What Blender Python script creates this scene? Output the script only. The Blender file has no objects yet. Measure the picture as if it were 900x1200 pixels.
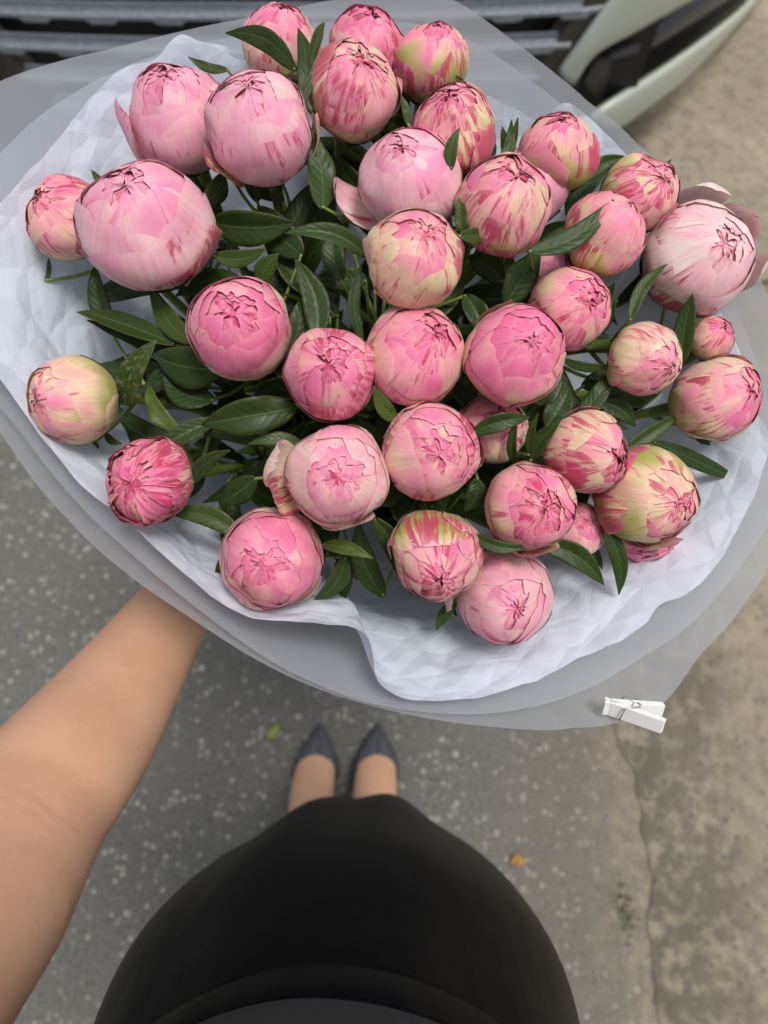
import bpy, bmesh, math, random
import numpy as np
from mathutils import Vector, Matrix

# ------------------------------------------------------------------ camera, sky, sun, exposure
SC = bpy.context.scene
COL = SC.collection
R = math.radians
PITCH = R(70)
CAM = np.array([0.0, 0.0, 1.45])
FPX = 900.0                                   # focal length in pixels of the 900 x 1200 photograph
cam_data = bpy.data.cameras.new('camera')
cam_data.sensor_fit = 'VERTICAL'
cam_data.sensor_height = 36.0
cam_data.sensor_width = 27.0
cam_data.lens = FPX / 1200 * 36.0
cam_data.clip_start = 0.01
cam_data.clip_end = 400
cam_data.dof.use_dof = True
cam_data.dof.focus_distance = 0.425
cam_data.dof.aperture_fstop = 6.2
cam = bpy.data.objects.new('camera', cam_data)
COL.objects.link(cam)
cam.location = CAM
cam.rotation_euler = (R(90) - PITCH, 0, 0)
SC.camera = cam

W_ = bpy.data.worlds.new('World')
SC.world = W_
W_.use_nodes = True
wn = W_.node_tree
wn.nodes.clear()
sky = wn.nodes.new('ShaderNodeTexSky')
sky.sky_type = 'NISHITA'
sky.sun_disc = False
sky.sun_elevation = R(78)
sky.sun_rotation = R(95)
sky.air_density = 1.0
sky.dust_density = 4.0
sky.ozone_density = 1.0
hs = wn.nodes.new('ShaderNodeHueSaturation')
hs.inputs['Saturation'].default_value = 0.48   # cloud cover takes most of the blue out of the sky
bg = wn.nodes.new('ShaderNodeBackground')
bg.inputs['Strength'].default_value = 0.088
wo = wn.nodes.new('ShaderNodeOutputWorld')
wn.links.new(sky.outputs[0], hs.inputs['Color'])
wn.links.new(hs.outputs[0], bg.inputs['Color'])
wn.links.new(bg.outputs[0], wo.inputs['Surface'])

sun_d = bpy.data.lights.new('sun', 'SUN')
sun_d.energy = 1.5
sun_d.angle = R(16)
sun_d.color = (1.0, 0.965, 0.92)
sun = bpy.data.objects.new('sun', sun_d)
COL.objects.link(sun)
sun_dir = Vector((math.sin(R(95)) * math.cos(R(78)), math.cos(R(95)) * math.cos(R(78)), math.sin(R(78))))
sun.rotation_euler = sun_dir.to_track_quat('Z', 'Y').to_euler()

SC.view_settings.view_transform = 'Standard'
SC.view_settings.look = 'None'
SC.view_settings.gamma = 1.0
SC.view_settings.exposure = 0.62
SC.view_settings.use_curve_mapping = False
SC.cycles.use_denoising = True
SC.cycles.max_bounces = 8
SC.cycles.transparent_max_bounces = 16

# ------------------------------------------------------------------ maths helpers
FWD = np.array([0, math.cos(PITCH), -math.sin(PITCH)])
UPV = np.array([0, math.sin(PITCH), math.cos(PITCH)])
RGT = np.array([1.0, 0, 0])


def P(px, py, d):
    """A point of the place seen at pixel (px, py) of the photograph, d metres in front of the lens."""
    return CAM + RGT * ((px - 450) / FPX * d) + UPV * ((600 - py) / FPX * d) + FWD * d


def unit(v):
    v = np.asarray(v, float)
    return v / (np.linalg.norm(v) + 1e-12)


def _hash(ix, iy, iz, seed):
    n = (ix * 374761393 + iy * 668265263 + iz * 2147483647 + seed * 1274126177) & 0xFFFFFFFF
    n = ((n ^ (n >> 13)) * 1274126177) & 0xFFFFFFFF
    n = (n ^ (n >> 16)) & 0xFFFFFFFF
    return n / 4294967295.0


def vnoise(x, y, z=0.0, seed=0):
    x, y, z = np.broadcast_arrays(np.asarray(x, float), np.asarray(y, float), np.asarray(z, float))
    ix, iy, iz = (np.floor(a).astype(np.int64) for a in (x, y, z))
    fx, fy, fz = x - ix, y - iy, z - iz
    fx, fy, fz = (f * f * (3 - 2 * f) for f in (fx, fy, fz))
    r = 0
    for a in (0, 1):
        for b in (0, 1):
            for c in (0, 1):
                w = (fx if a else 1 - fx) * (fy if b else 1 - fy) * (fz if c else 1 - fz)
                r = r + w * _hash(ix + a, iy + b, iz + c, seed)
    return r * 2 - 1


def fbm(x, y, z=0.0, seed=0, octs=3):
    s, a = 0, 1.0
    for o in range(octs):
        s = s + a * vnoise(np.asarray(x) * 2 ** o, np.asarray(y) * 2 ** o, np.asarray(z) * 2 ** o, seed + o)
        a *= 0.5
    return s


def sstep(a, b, x):
    t = np.clip((np.asarray(x, float) - a) / (b - a), 0, 1)
    return t * t * (3 - 2 * t)


def catmull(pts, n, closed=True):
    """Evenly resampled smooth curve through pts."""
    pts = np.asarray(pts, float)
    m = len(pts)
    out = []
    rng = range(m if closed else m - 1)
    for i in rng:
        if closed:
            p0, p1, p2, p3 = pts[(i - 1) % m], pts[i], pts[(i + 1) % m], pts[(i + 2) % m]
        else:
            p0, p1, p2, p3 = pts[max(i - 1, 0)], pts[i], pts[i + 1], pts[min(i + 2, m - 1)]
        for t in np.linspace(0, 1, 24, endpoint=False):
            out.append(0.5 * ((2 * p1) + (-p0 + p2) * t + (2 * p0 - 5 * p1 + 4 * p2 - p3) * t * t + (-p0 + 3 * p1 - 3 * p2 + p3) * t ** 3))
    out.append(pts[0] if closed else pts[-1])
    out = np.array(out)
    seg = np.linalg.norm(np.diff(out, axis=0), axis=1)
    L = np.concatenate([[0], np.cumsum(seg)])
    s = np.linspace(0, L[-1], n, endpoint=not closed)
    return np.stack([np.interp(s, L, out[:, k]) for k in range(out.shape[1])], axis=1)


# ------------------------------------------------------------------ object helpers
def mesh_obj(name, verts, faces, mat, parent=None, smooth=True, uv=None, attrs=None):
    me = bpy.data.meshes.new(name)
    me.from_pydata([tuple(map(float, v)) for v in verts], [], faces)
    if smooth:
        me.polygons.foreach_set('use_smooth', [True] * len(me.polygons))
    if uv is not None:
        lay = me.uv_layers.new(name='UVMap')
        idx = np.zeros(len(me.loops), dtype=np.int32)
        me.loops.foreach_get('vertex_index', idx)
        lay.data.foreach_set('uv', np.asarray(uv, np.float32)[idx].ravel())
    for k, v in (attrs or {}).items():
        at = me.attributes.new(k, 'FLOAT_COLOR', 'POINT')
        arr = np.asarray(v, np.float32)
        if arr.ndim == 1:
            arr = np.tile(arr, (len(me.vertices), 1))
        at.data.foreach_set('color', arr.ravel())
    if mat is not None:
        me.materials.append(mat)
    me.update()
    o = bpy.data.objects.new(name, me)
    COL.objects.link(o)
    if parent is not None:
        o.parent = parent
    return o


def grid_faces(nu, nv, closed_u=False, off=0):
    """Faces of a grid stored row by row: nv rows of nu points."""
    f = []
    for j in range(nv - 1):
        for i in range(nu if closed_u else nu - 1):
            a = j * nu + i
            b = j * nu + (i + 1) % nu
            f.append((off + a, off + b, off + b + nu, off + a + nu))
    return f


def empty(name, loc, label=None, cat=None, group=None):
    o = bpy.data.objects.new(name, None)
    o.empty_display_size = 0.02
    COL.objects.link(o)
    o.location = tuple(loc)
    tag(o, label, cat, group)
    return o


def tag(o, label=None, cat=None, group=None, kind=None):
    if label: o['label'] = label
    if cat: o['category'] = cat
    if group: o['group'] = group
    if kind: o['kind'] = kind
    return o


class MB:
    """Collects boxes, prisms and tubes for one mesh object."""
    def __init__(self):
        self.v, self.f = [], []

    def add(self, verts, faces):
        o = len(self.v)
        self.v += [tuple(map(float, p)) for p in verts]
        self.f += [tuple(o + i for i in fc) for fc in faces]
        return self

    def prism(self, poly, ext):
        """A polygon (3-D points) pushed along the vector ext."""
        n = len(poly)
        poly = [np.asarray(p, float) for p in poly]
        ext = np.asarray(ext, float)
        vs = poly + [p + ext for p in poly]
        fs = [tuple(range(n))[::-1], tuple(range(n, 2 * n))]
        fs += [(i, (i + 1) % n, n + (i + 1) % n, n + i) for i in range(n)]
        return self.add(vs, fs)

    def tube(self, pts, radii, n=10, cap=True):
        v, f = tube_geo(pts, radii, n, cap)
        return self.add(v, f)

    def build(self, name, mat, parent=None, smooth=False, origin=None, bevel=0):
        v = np.array(self.v)
        if origin is not None:
            v = v - np.asarray(origin, float)
        o = mesh_obj(name, v, self.f, mat, parent, smooth)
        if bevel:
            bm = bmesh.new(); bm.from_mesh(o.data)
            bmesh.ops.recalc_face_normals(bm, faces=bm.faces)
            bmesh.ops.bevel(bm, geom=bm.edges[:], offset=bevel, segments=2, affect='EDGES', profile=0.6)
            bm.to_mesh(o.data); bm.free()
        return o


def tube_geo(pts, radii, n=10, cap=True, up=None, flat=None):
    """A round (or, with flat, elliptic) tube through pts with rounded ends."""
    pts = np.asarray(pts, float)
    m = len(pts)
    radii = np.broadcast_to(np.asarray(radii, float), (m,)) if np.ndim(radii) <= 1 else np.asarray(radii)
    tang = np.gradient(pts, axis=0)
    tang = tang / (np.linalg.norm(tang, axis=1, keepdims=True) + 1e-12)
    a = np.array([0.0, 0, 1]) if up is None else np.asarray(up, float)
    if up is None and abs(np.dot(a, tang[0])) > 0.9:
        a = np.array([1.0, 0, 0])
    vs = []
    prev = None
    for i in range(m):
        t = tang[i]
        b = a if prev is None else prev
        x = unit(b - t * np.dot(b, t))
        prev = x
        y = np.cross(t, x)
        fl = 1.0 if flat is None else flat[i]
        for k in range(n):
            an = 2 * math.pi * k / n
            vs.append(pts[i] + radii[i] * (math.cos(an) * x * fl + math.sin(an) * y))
    fs = grid_faces(n, m, closed_u=True)
    if cap:
        c0 = len(vs); vs.append(pts[0] - tang[0] * radii[0] * 0.6)
        c1 = len(vs); vs.append(pts[-1] + tang[-1] * radii[-1] * 0.6)
        fs += [(c0, (k + 1) % n, k) for k in range(n)]
        fs += [(c1, (m - 1) * n + k, (m - 1) * n + (k + 1) % n) for k in range(n)]
    return vs, fs


# ------------------------------------------------------------------ materials
class NT:
    def __init__(self, name):
        self.m = bpy.data.materials.new(name)
        self.m.use_nodes = True
        self.t = self.m.node_tree
        self.t.nodes.clear()
        self.out = self.t.nodes.new('ShaderNodeOutputMaterial')

    def n(self, typ, **kw):
        nd = self.t.nodes.new(typ)
        for k, v in kw.items():
            if k.startswith('i_'):
                nd.inputs[k[2:].replace('_', ' ')].default_value = v
            elif isinstance(k, str):
                setattr(nd, k, v)
        return nd

    def l(self, a, b):
        self.t.links.new(a, b)

    def math(self, op, a, b=None, c=None, clamp=False):
        nd = self.n('ShaderNodeMath', operation=op)
        nd.use_clamp = clamp
        for i, x in enumerate((a, b, c)):
            if x is None: continue
            if isinstance(x, (int, float)): nd.inputs[i].default_value = x
            else: self.l(x, nd.inputs[i])
        return nd.outputs[0]

    def mix(self, f, a, b, blend='MIX'):
        nd = self.n('ShaderNodeMix', data_type='RGBA', blend_type=blend)
        nd.clamp_factor = True
        for s, x in ((nd.inputs[0], f), (nd.inputs[6], a), (nd.inputs[7], b)):
            if isinstance(x, (int, float)): s.default_value = x
            elif isinstance(x, tuple): s.default_value = (*x[:3], 1)
            else: self.l(x, s)
        return nd.outputs[2]

    def ramp(self, f, stops, interp='LINEAR'):
        nd = self.n('ShaderNodeValToRGB')
        cr = nd.color_ramp
        cr.interpolation = interp
        while len(cr.elements) > len(stops): cr.elements.remove(cr.elements[-1])
        while len(cr.elements) < len(stops): cr.elements.new(0.5)
        for e, (p, c) in zip(cr.elements, stops):
            e.position = p
            e.color = (c, c, c, 1) if isinstance(c, (int, float)) else (*c, 1)
        self.l(f, nd.inputs[0])
        return nd.outputs[0]

    def noise(self, vec=None, scale=5, detail=2, rough=0.5, dist=0.0):
        nd = self.n('ShaderNodeTexNoise')
        nd.inputs['Scale'].default_value = scale
        nd.inputs['Detail'].default_value = detail
        nd.inputs['Roughness'].default_value = rough
        nd.inputs['Distortion'].default_value = dist
        if vec is not None: self.l(vec, nd.inputs['Vector'])
        return nd.outputs['Fac']

    def voronoi(self, vec=None, scale=5, feature='F1'):
        nd = self.n('ShaderNodeTexVoronoi', feature=feature)
        nd.inputs['Scale'].default_value = scale
        if vec is not None: self.l(vec, nd.inputs['Vector'])
        return nd

    def bump(self, h, strength=0.3, dist=0.002):
        nd = self.n('ShaderNodeBump')
        nd.inputs['Strength'].default_value = strength
        nd.inputs['Distance'].default_value = dist
        self.l(h, nd.inputs['Height'])
        return nd.outputs[0]

    def comb(self, x, y, z):
        nd = self.n('ShaderNodeCombineXYZ')
        for i, a in enumerate((x, y, z)):
            if isinstance(a, (int, float)): nd.inputs[i].default_value = a
            else: self.l(a, nd.inputs[i])
        return nd.outputs[0]

    def bsdf(self, col, rough=0.5, normal=None, **kw):
        b = self.n('ShaderNodeBsdfPrincipled')
        if isinstance(col, tuple): b.inputs['Base Color'].default_value = (*col[:3], 1)
        else: self.l(col, b.inputs['Base Color'])
        if isinstance(rough, (int, float)): b.inputs['Roughness'].default_value = rough
        else: self.l(rough, b.inputs['Roughness'])
        if normal is not None: self.l(normal, b.inputs['Normal'])
        for k, v in kw.items():
            b.inputs[k.replace('_', ' ')].default_value = v
        return b.outputs[0]

    def mixsh(self, f, a, b):
        nd = self.n('ShaderNodeMixShader')
        if isinstance(f, (int, float)): nd.inputs[0].default_value = f
        else: self.l(f, nd.inputs[0])
        self.l(a, nd.inputs[1]); self.l(b, nd.inputs[2])
        return nd.outputs[0]

    def done(self, sh):
        self.l(sh, self.out.inputs['Surface'])
        return self.m


def simple(name, col, rough=0.5, var=0.15, scale=40, bump=0.0, **kw):
    t = NT(name)
    geo = t.n('ShaderNodeTexCoord').outputs['Object']
    nz = t.noise(geo, scale, 4, 0.6)
    c = t.mix(t.ramp(nz, [(0.3, 0.0), (0.7, 1.0)]), tuple(x * (1 - var) for x in col), tuple(min(1, x * (1 + var)) for x in col))
    nrm = t.bump(nz, bump, 0.002) if bump else None
    return t.done(t.bsdf(c, rough, nrm, **kw))


def mat_petal():
    t = NT('peony_petal')
    uvn = t.n('ShaderNodeUVMap'); uvn.uv_map = 'UVMap'
    sp = t.n('ShaderNodeSeparateXYZ'); t.l(uvn.outputs[0], sp.inputs[0])
    u, v = sp.outputs[0], sp.outputs[1]
    pc = t.n('ShaderNodeAttribute', attribute_name='pc')
    pd = t.n('ShaderNodeAttribute', attribute_name='pd')
    s1 = t.n('ShaderNodeSeparateColor'); t.l(pc.outputs['Color'], s1.inputs[0])
    s2 = t.n('ShaderNodeSeparateColor'); t.l(pd.outputs['Color'], s2.inputs[0])
    pink, streak, green = s1.outputs
    pale, seed, warm = s2.outputs
    sd = t.math('MULTIPLY', seed, 57.0)
    nlow = t.noise(t.comb(t.math('MULTIPLY', u, 2.2), t.math('MULTIPLY', v, 1.6), sd), 1.3, 2)
    nl = t.math('SUBTRACT', nlow, 0.5)
    f = t.math('ADD', pink, t.math('SUBTRACT', t.math('MULTIPLY', t.math('SUBTRACT', v, 0.62), 0.80), 0.07))
    f = t.math('ADD', f, t.math('MULTIPLY', nl, 1.5), clamp=True)
    deep = t.ramp(f, [(0.0, (0.77, 0.66, 0.35)), (0.28, (0.79, 0.57, 0.35)), (0.48, (0.83, 0.41, 0.36)), (0.70, (0.86, 0.27, 0.38)), (1.0, (0.78, 0.14, 0.31))])
    soft = t.ramp(f, [(0.0, (0.88, 0.79, 0.74)), (0.35, (0.86, 0.62, 0.63)), (0.7, (0.84, 0.45, 0.55)), (1.0, (0.79, 0.30, 0.47))])
    col = t.mix(pale, deep, soft)
    # green at the foot of the guard petals
    gm = t.ramp(t.math('SUBTRACT', t.math('ADD', v, t.math('MULTIPLY', nl, 1.1)), t.math('MULTIPLY', green, 0.66)), [(0.06, 1.0), (0.34, 0.0)])
    green = t.math('MULTIPLY', green, 1.7, clamp=True)
    col = t.mix(t.math('MULTIPLY', gm, green, clamp=True), col, (0.36, 0.41, 0.075))
    # fine veins running up the petal
    nv = t.noise(t.comb(t.math('MULTIPLY', u, 34.0), t.math('MULTIPLY', v, 2.2), sd), 1.0, 3, 0.6)
    col = t.mix(t.ramp(nv, [(0.32, 0.34), (0.60, 0.0)]), col, (0.66, 0.22, 0.28))
    # crimson flames, thickest towards the edges
    ns = t.noise(t.comb(t.math('MULTIPLY', u, 8.0), t.math('MULTIPLY', v, 1.0), t.math('ADD', sd, 9.3)), 1.0, 6, 0.66, 1.3)
    ue = t.math('ABSOLUTE', t.math('SUBTRACT', t.math('MULTIPLY', u, 2.0), 1.0))
    edge = t.math('MAXIMUM', t.math('POWER', ue, 3.0), t.ramp(v, [(0.55, 0.0), (1.0, 1.0)]))
    nk = t.noise(t.comb(t.math('MULTIPLY', u, 2.4), t.math('MULTIPLY', v, 2.0), t.math('ADD', sd, 21.7)), 1.0, 2)
    th = t.math('ADD', t.math('ADD', ns, t.math('MULTIPLY', edge, 0.10)), t.math('MULTIPLY', t.math('SUBTRACT', nk, 0.5), 0.55))
    th = t.math('ADD', th, t.math('MULTIPLY', t.math('SUBTRACT', streak, 0.5), 0.34))
    sm = t.ramp(th, [(0.60, 0.0), (0.70, 1.0)])
    col = t.mix(t.math('MULTIPLY', sm, 0.86), col, (0.50, 0.03, 0.105))
    # pale dry lip
    lip = t.ramp(t.math('MAXIMUM', v, t.math('MULTIPLY', ue, 0.985)), [(0.93, 0.0), (0.995, 1.0)])
    col = t.mix(t.math('MULTIPLY', lip, 0.16), col, (0.90, 0.70, 0.66))
    # brown bruises
    geo = t.n('ShaderNodeTexCoord').outputs['Object']
    nb = t.noise(t.comb(t.math('MULTIPLY', u, 5.0), t.math('MULTIPLY', v, 4.0), t.math('ADD', sd, 3.1)), 2.2, 5, 0.7)
    col = t.mix(t.math('MULTIPLY', t.ramp(nb, [(0.66, 0.0), (0.74, 1.0)]), 0.5), col, (0.42, 0.24, 0.10))
    nrm = t.bump(t.math('ADD', nv, t.math('MULTIPLY', nlow, 1.5)), 0.28, 0.0008)
    a = t.bsdf(col, 0.52, nrm, Sheen_Weight=0.12, Specular_IOR_Level=0.3)
    tr = t.n('ShaderNodeBsdfTranslucent'); t.l(col, tr.inputs[0])
    return t.done(t.mixsh(0.11, a, tr.outputs[0]))


def mat_leaf():
    t = NT('peony_leaf')
    uvn = t.n('ShaderNodeUVMap'); uvn.uv_map = 'UVMap'
    sp = t.n('ShaderNodeSeparateXYZ'); t.l(uvn.outputs[0], sp.inputs[0])
    u, v = sp.outputs[0], sp.outputs[1]
    pc = t.n('ShaderNodeAttribute', attribute_name='pc')
    s1 = t.n('ShaderNodeSeparateColor'); t.l(pc.outputs['Color'], s1.inputs[0])
    light, seed, dry = s1.outputs
    sd = t.math('MULTIPLY', seed, 41.0)
    ue = t.math('ABSOLUTE', t.math('SUBTRACT', t.math('MULTIPLY', u, 2.0), 1.0))
    n1 = t.noise(t.comb(t.math('MULTIPLY', u, 2.0), t.math('MULTIPLY', v, 4.0), sd), 2.0, 4, 0.6)
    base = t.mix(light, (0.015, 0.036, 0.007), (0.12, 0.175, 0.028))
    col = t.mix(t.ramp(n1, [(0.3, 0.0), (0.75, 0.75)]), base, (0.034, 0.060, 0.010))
    # side veins leave the midrib at an angle
    w = t.math('SINE', t.math('MULTIPLY', t.math('SUBTRACT', t.math('MULTIPLY', v, 1.0), t.math('MULTIPLY', ue, 0.22)), 52.0))
    vein = t.ramp(w, [(0.90, 0.0), (1.0, 1.0)])
    col = t.mix(t.math('MULTIPLY', vein, 0.08), col, (0.10, 0.16, 0.05))
    rib = t.ramp(ue, [(0.0, 1.0), (0.06, 0.0)])
    col = t.mix(t.math('MULTIPLY', rib, 0.45), col, (0.16, 0.22, 0.07))
    rim = t.ramp(ue, [(0.93, 0.0), (1.0, 1.0)])
    col = t.mix(t.math('MULTIPLY', rim, 0.5), col, (0.19, 0.09, 0.05))
    nd_ = t.noise(t.comb(t.math('MULTIPLY', u, 3.0), t.math('MULTIPLY', v, 7.0), sd), 1.7, 5, 0.7)
    col = t.mix(t.math('MULTIPLY', t.ramp(nd_, [(0.52, 0.0), (0.62, 1.0)]), dry), col, (0.24, 0.21, 0.14))
    geo = t.n('ShaderNodeNewGeometry')
    col = t.mix(t.math('MULTIPLY', geo.outputs['Backfacing'], 0.55), col, (0.085, 0.13, 0.055))
    hgt = t.math('ADD', t.math('MULTIPLY', w, 0.25), n1)
    nrm = t.bump(hgt, 0.18, 0.001)
    a = t.bsdf(col, t.ramp(n1, [(0.3, 0.36), (0.7, 0.50)]), nrm, Specular_IOR_Level=0.26)
    tr = t.n('ShaderNodeBsdfTranslucent'); t.l(t.mix(0.5, col, (0.12, 0.26, 0.03)), tr.inputs[0])
    return t.done(t.mixsh(0.14, a, tr.outputs[0]))


def mat_stem():
    t = NT('peony_stem')
    g = t.n('ShaderNodeTexCoord').outputs['Object']
    n1 = t.noise(g, 60, 3)
    col = t.mix(n1, (0.12, 0.19, 0.035), (0.24, 0.30, 0.08))
    return t.done(t.bsdf(col, 0.42, None, Specular_IOR_Level=0.4))


def mat_tissue():
    t = NT('white_tissue')
    g = t.n('ShaderNodeTexCoord').outputs['Object']
    n1 = t.noise(g, 40, 3, 0.5, 0.3)
    n2 = t.noise(g, 600, 2)
    vo = t.voronoi(g, 42, 'DISTANCE_TO_EDGE')
    wv = t.n('ShaderNodeVectorMath', operation='MULTIPLY'); t.l(g, wv.inputs[0]); wv.inputs[1].default_value = (1.0, 0.55, 1.3)
    vo2 = t.voronoi(wv.outputs[0], 21, 'DISTANCE_TO_EDGE')
    cre2 = t.ramp(vo2.outputs['Distance'], [(0.0, 0.0), (0.45, 1.0)])
    cre = t.ramp(vo.outputs['Distance'], [(0.0, 0.0), (0.4, 1.0)])
    h = t.math('ADD', t.math('MULTIPLY', n1, 0.25), t.math('ADD', t.math('MULTIPLY', cre, 0.30), t.math('ADD', t.math('MULTIPLY', cre2, 0.5), t.math('MULTIPLY', n2, 0.04))))
    nrm = t.bump(h, 0.55, 0.006)
    col = (0.76, 0.83, 0.93)
    a = t.bsdf(col, 0.6, nrm, Specular_IOR_Level=0.25)
    tr = t.n('ShaderNodeBsdfTranslucent'); tr.inputs[0].default_value = (0.76, 0.83, 0.93, 1)
    t.l(nrm, tr.inputs['Normal'])
    return t.done(t.mixsh(0.22, a, tr.outputs[0]))


def mat_film(name, clear, tint=(0.74, 0.75, 0.77)):
    t = NT(name)
    g = t.n('ShaderNodeTexCoord').outputs['Object']
    n1 = t.noise(g, 9, 3, 0.5, 0.6)
    nrm = t.bump(n1, 0.12, 0.01)
    a = t.bsdf(tint, 0.30, nrm, Specular_IOR_Level=0.6)
    tr = t.n('ShaderNodeBsdfTranslucent'); tr.inputs[0].default_value = (*tint, 1)
    body = t.mixsh(0.45, a, tr.outputs[0])
    tp = t.n('ShaderNodeBsdfTransparent'); tp.inputs[0].default_value = (0.93, 0.94, 0.95, 1)
    return t.done(t.mixsh(clear, body, tp.outputs[0]))


def mat_skin():
    t = NT('skin')
    g = t.n('ShaderNodeTexCoord').outputs['Object']
    n1 = t.noise(g, 22, 4, 0.6)
    n2 = t.noise(g, 260, 3, 0.6)
    n3 = t.noise(g, 900, 2)
    col = t.mix(t.ramp(n1, [(0.3, 0.0), (0.7, 1.0)]), (0.54, 0.305, 0.190), (0.60, 0.36, 0.235))
    col = t.mix(t.math('MULTIPLY', t.ramp(n2, [(0.56, 0.0), (0.75, 1.0)]), 0.30), col, (0.50, 0.23, 0.15))
    # small moles on the inside of the forearm
    for p, r in MOLES:
        vd = t.n('ShaderNodeVectorMath', operation='DISTANCE')
        t.l(g, vd.inputs[0]); vd.inputs[1].default_value = tuple(map(float, p))
        col = t.mix(t.ramp(t.math('DIVIDE', vd.outputs['Value'], r * 1.6), [(0.45, 0.85), (0.8, 0.0)]), col, (0.24, 0.09, 0.045))
    # folds of the inner elbow
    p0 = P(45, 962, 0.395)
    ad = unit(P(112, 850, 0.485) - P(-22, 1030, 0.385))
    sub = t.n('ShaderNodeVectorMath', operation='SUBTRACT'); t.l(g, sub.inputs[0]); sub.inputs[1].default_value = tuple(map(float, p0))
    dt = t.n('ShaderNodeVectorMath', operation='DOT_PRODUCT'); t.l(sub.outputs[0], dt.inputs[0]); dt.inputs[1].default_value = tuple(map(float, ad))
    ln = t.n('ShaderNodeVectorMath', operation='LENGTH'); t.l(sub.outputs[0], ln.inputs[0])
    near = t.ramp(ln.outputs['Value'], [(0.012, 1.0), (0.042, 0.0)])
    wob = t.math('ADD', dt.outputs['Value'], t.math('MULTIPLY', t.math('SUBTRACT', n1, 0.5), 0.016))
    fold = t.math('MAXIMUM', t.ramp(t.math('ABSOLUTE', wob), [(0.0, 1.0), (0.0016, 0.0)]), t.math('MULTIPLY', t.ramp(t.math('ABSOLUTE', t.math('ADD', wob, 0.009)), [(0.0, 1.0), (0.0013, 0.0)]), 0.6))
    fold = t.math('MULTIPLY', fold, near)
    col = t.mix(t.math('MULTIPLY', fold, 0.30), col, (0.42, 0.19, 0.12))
    h = t.math('SUBTRACT', t.math('ADD', n2, t.math('MULTIPLY', n3, 0.5)), t.math('MULTIPLY', fold, 2.0))
    nrm = t.bump(h, 0.12, 0.0006)
    return t.done(t.bsdf(col, 0.50, nrm, Subsurface_Weight=0.12, Subsurface_Radius=(0.01, 0.004, 0.002), Specular_IOR_Level=0.35))


def mat_satin():
    t = NT('black_satin')
    g = t.n('ShaderNodeTexCoord').outputs['Object']
    mp = t.n('ShaderNodeMapping'); t.l(g, mp.inputs[0]); mp.inputs['Scale'].default_value = (14, 14, 3)
    n1 = t.noise(mp.outputs[0], 1.0, 3, 0.5)
    nrm = t.bump(n1, 0.4, 0.015)
    col = t.mix(n1, (0.0022, 0.0024, 0.0034), (0.0045, 0.005, 0.007))
    return t.done(t.bsdf(col, 0.38, nrm, Specular_IOR_Level=0.07))


def mat_asphalt():
    t = NT('asphalt')
    g = t.n('ShaderNodeTexCoord').outputs['Object']
    n1 = t.noise(g, 3, 5, 0.6)
    n2 = t.noise(g, 120, 4, 0.65)
    vo = t.voronoi(g, 85)
    stone = t.ramp(vo.outputs['Distance'], [(0.30, 1.0), (0.48, 0.0)])
    sc = t.n('ShaderNodeSeparateColor'); t.l(vo.outputs['Color'], sc.inputs[0])
    pick = t.ramp(sc.outputs[0], [(0.66, 0.0), (0.95, 1.0)])
    vo2 = t.voronoi(g, 46)
    sc2 = t.n('ShaderNodeSeparateColor'); t.l(vo2.outputs['Color'], sc2.inputs[0])
    big = t.math('MULTIPLY', t.ramp(vo2.outputs['Distance'], [(0.18, 1.0), (0.30, 0.0)]), t.math('MULTIPLY', t.ramp(sc2.outputs[1], [(0.62, 0.0), (1.0, 1.0)]), t.ramp(n1, [(0.42, 0.25), (0.62, 1.0)])))
    col = t.mix(n1, (0.058, 0.059, 0.054), (0.112, 0.109, 0.097))
    col = t.mix(t.ramp(n2, [(0.35, 0.0), (0.7, 0.8)]), col, (0.165, 0.160, 0.140))
    col = t.mix(t.math('MULTIPLY', t.math('MULTIPLY', stone, pick), 0.85), col, (0.33, 0.32, 0.275))
    col = t.mix(t.math('MULTIPLY', big, 0.85), col, (0.46, 0.45, 0.40))
    # sandy dirt washed towards the concrete
    sx = t.n('ShaderNodeSeparateXYZ'); t.l(g, sx.inputs[0])
    dm = t.ramp(t.math('ADD', sx.outputs[0], t.math('MULTIPLY', n1, 0.25)), [(0.22, 0.0), (0.62, 1.0)])
    col = t.mix(t.math('MULTIPLY', dm, 0.5), col, (0.19, 0.165, 0.118))
    sand = t.math('MULTIPLY', t.ramp(t.math('ADD', sx.outputs[0], t.math('MULTIPLY', t.math('SUBTRACT', t.noise(g, 16, 5, 0.7), 0.5), 0.28)), [(0.36, 0.0), (0.43, 1.0)]), t.ramp(t.noise(g, 48, 4, 0.7), [(0.40, 0.1), (0.58, 1.0)]))
    col = t.mix(t.math('MULTIPLY', sand, 0.75), col, (0.25, 0.215, 0.148))
    h = t.math('ADD', t.math('MULTIPLY', stone, 0.5), n2)
    return t.done(t.bsdf(col, 0.85, t.bump(h, 0.7, 0.004)))


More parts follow.
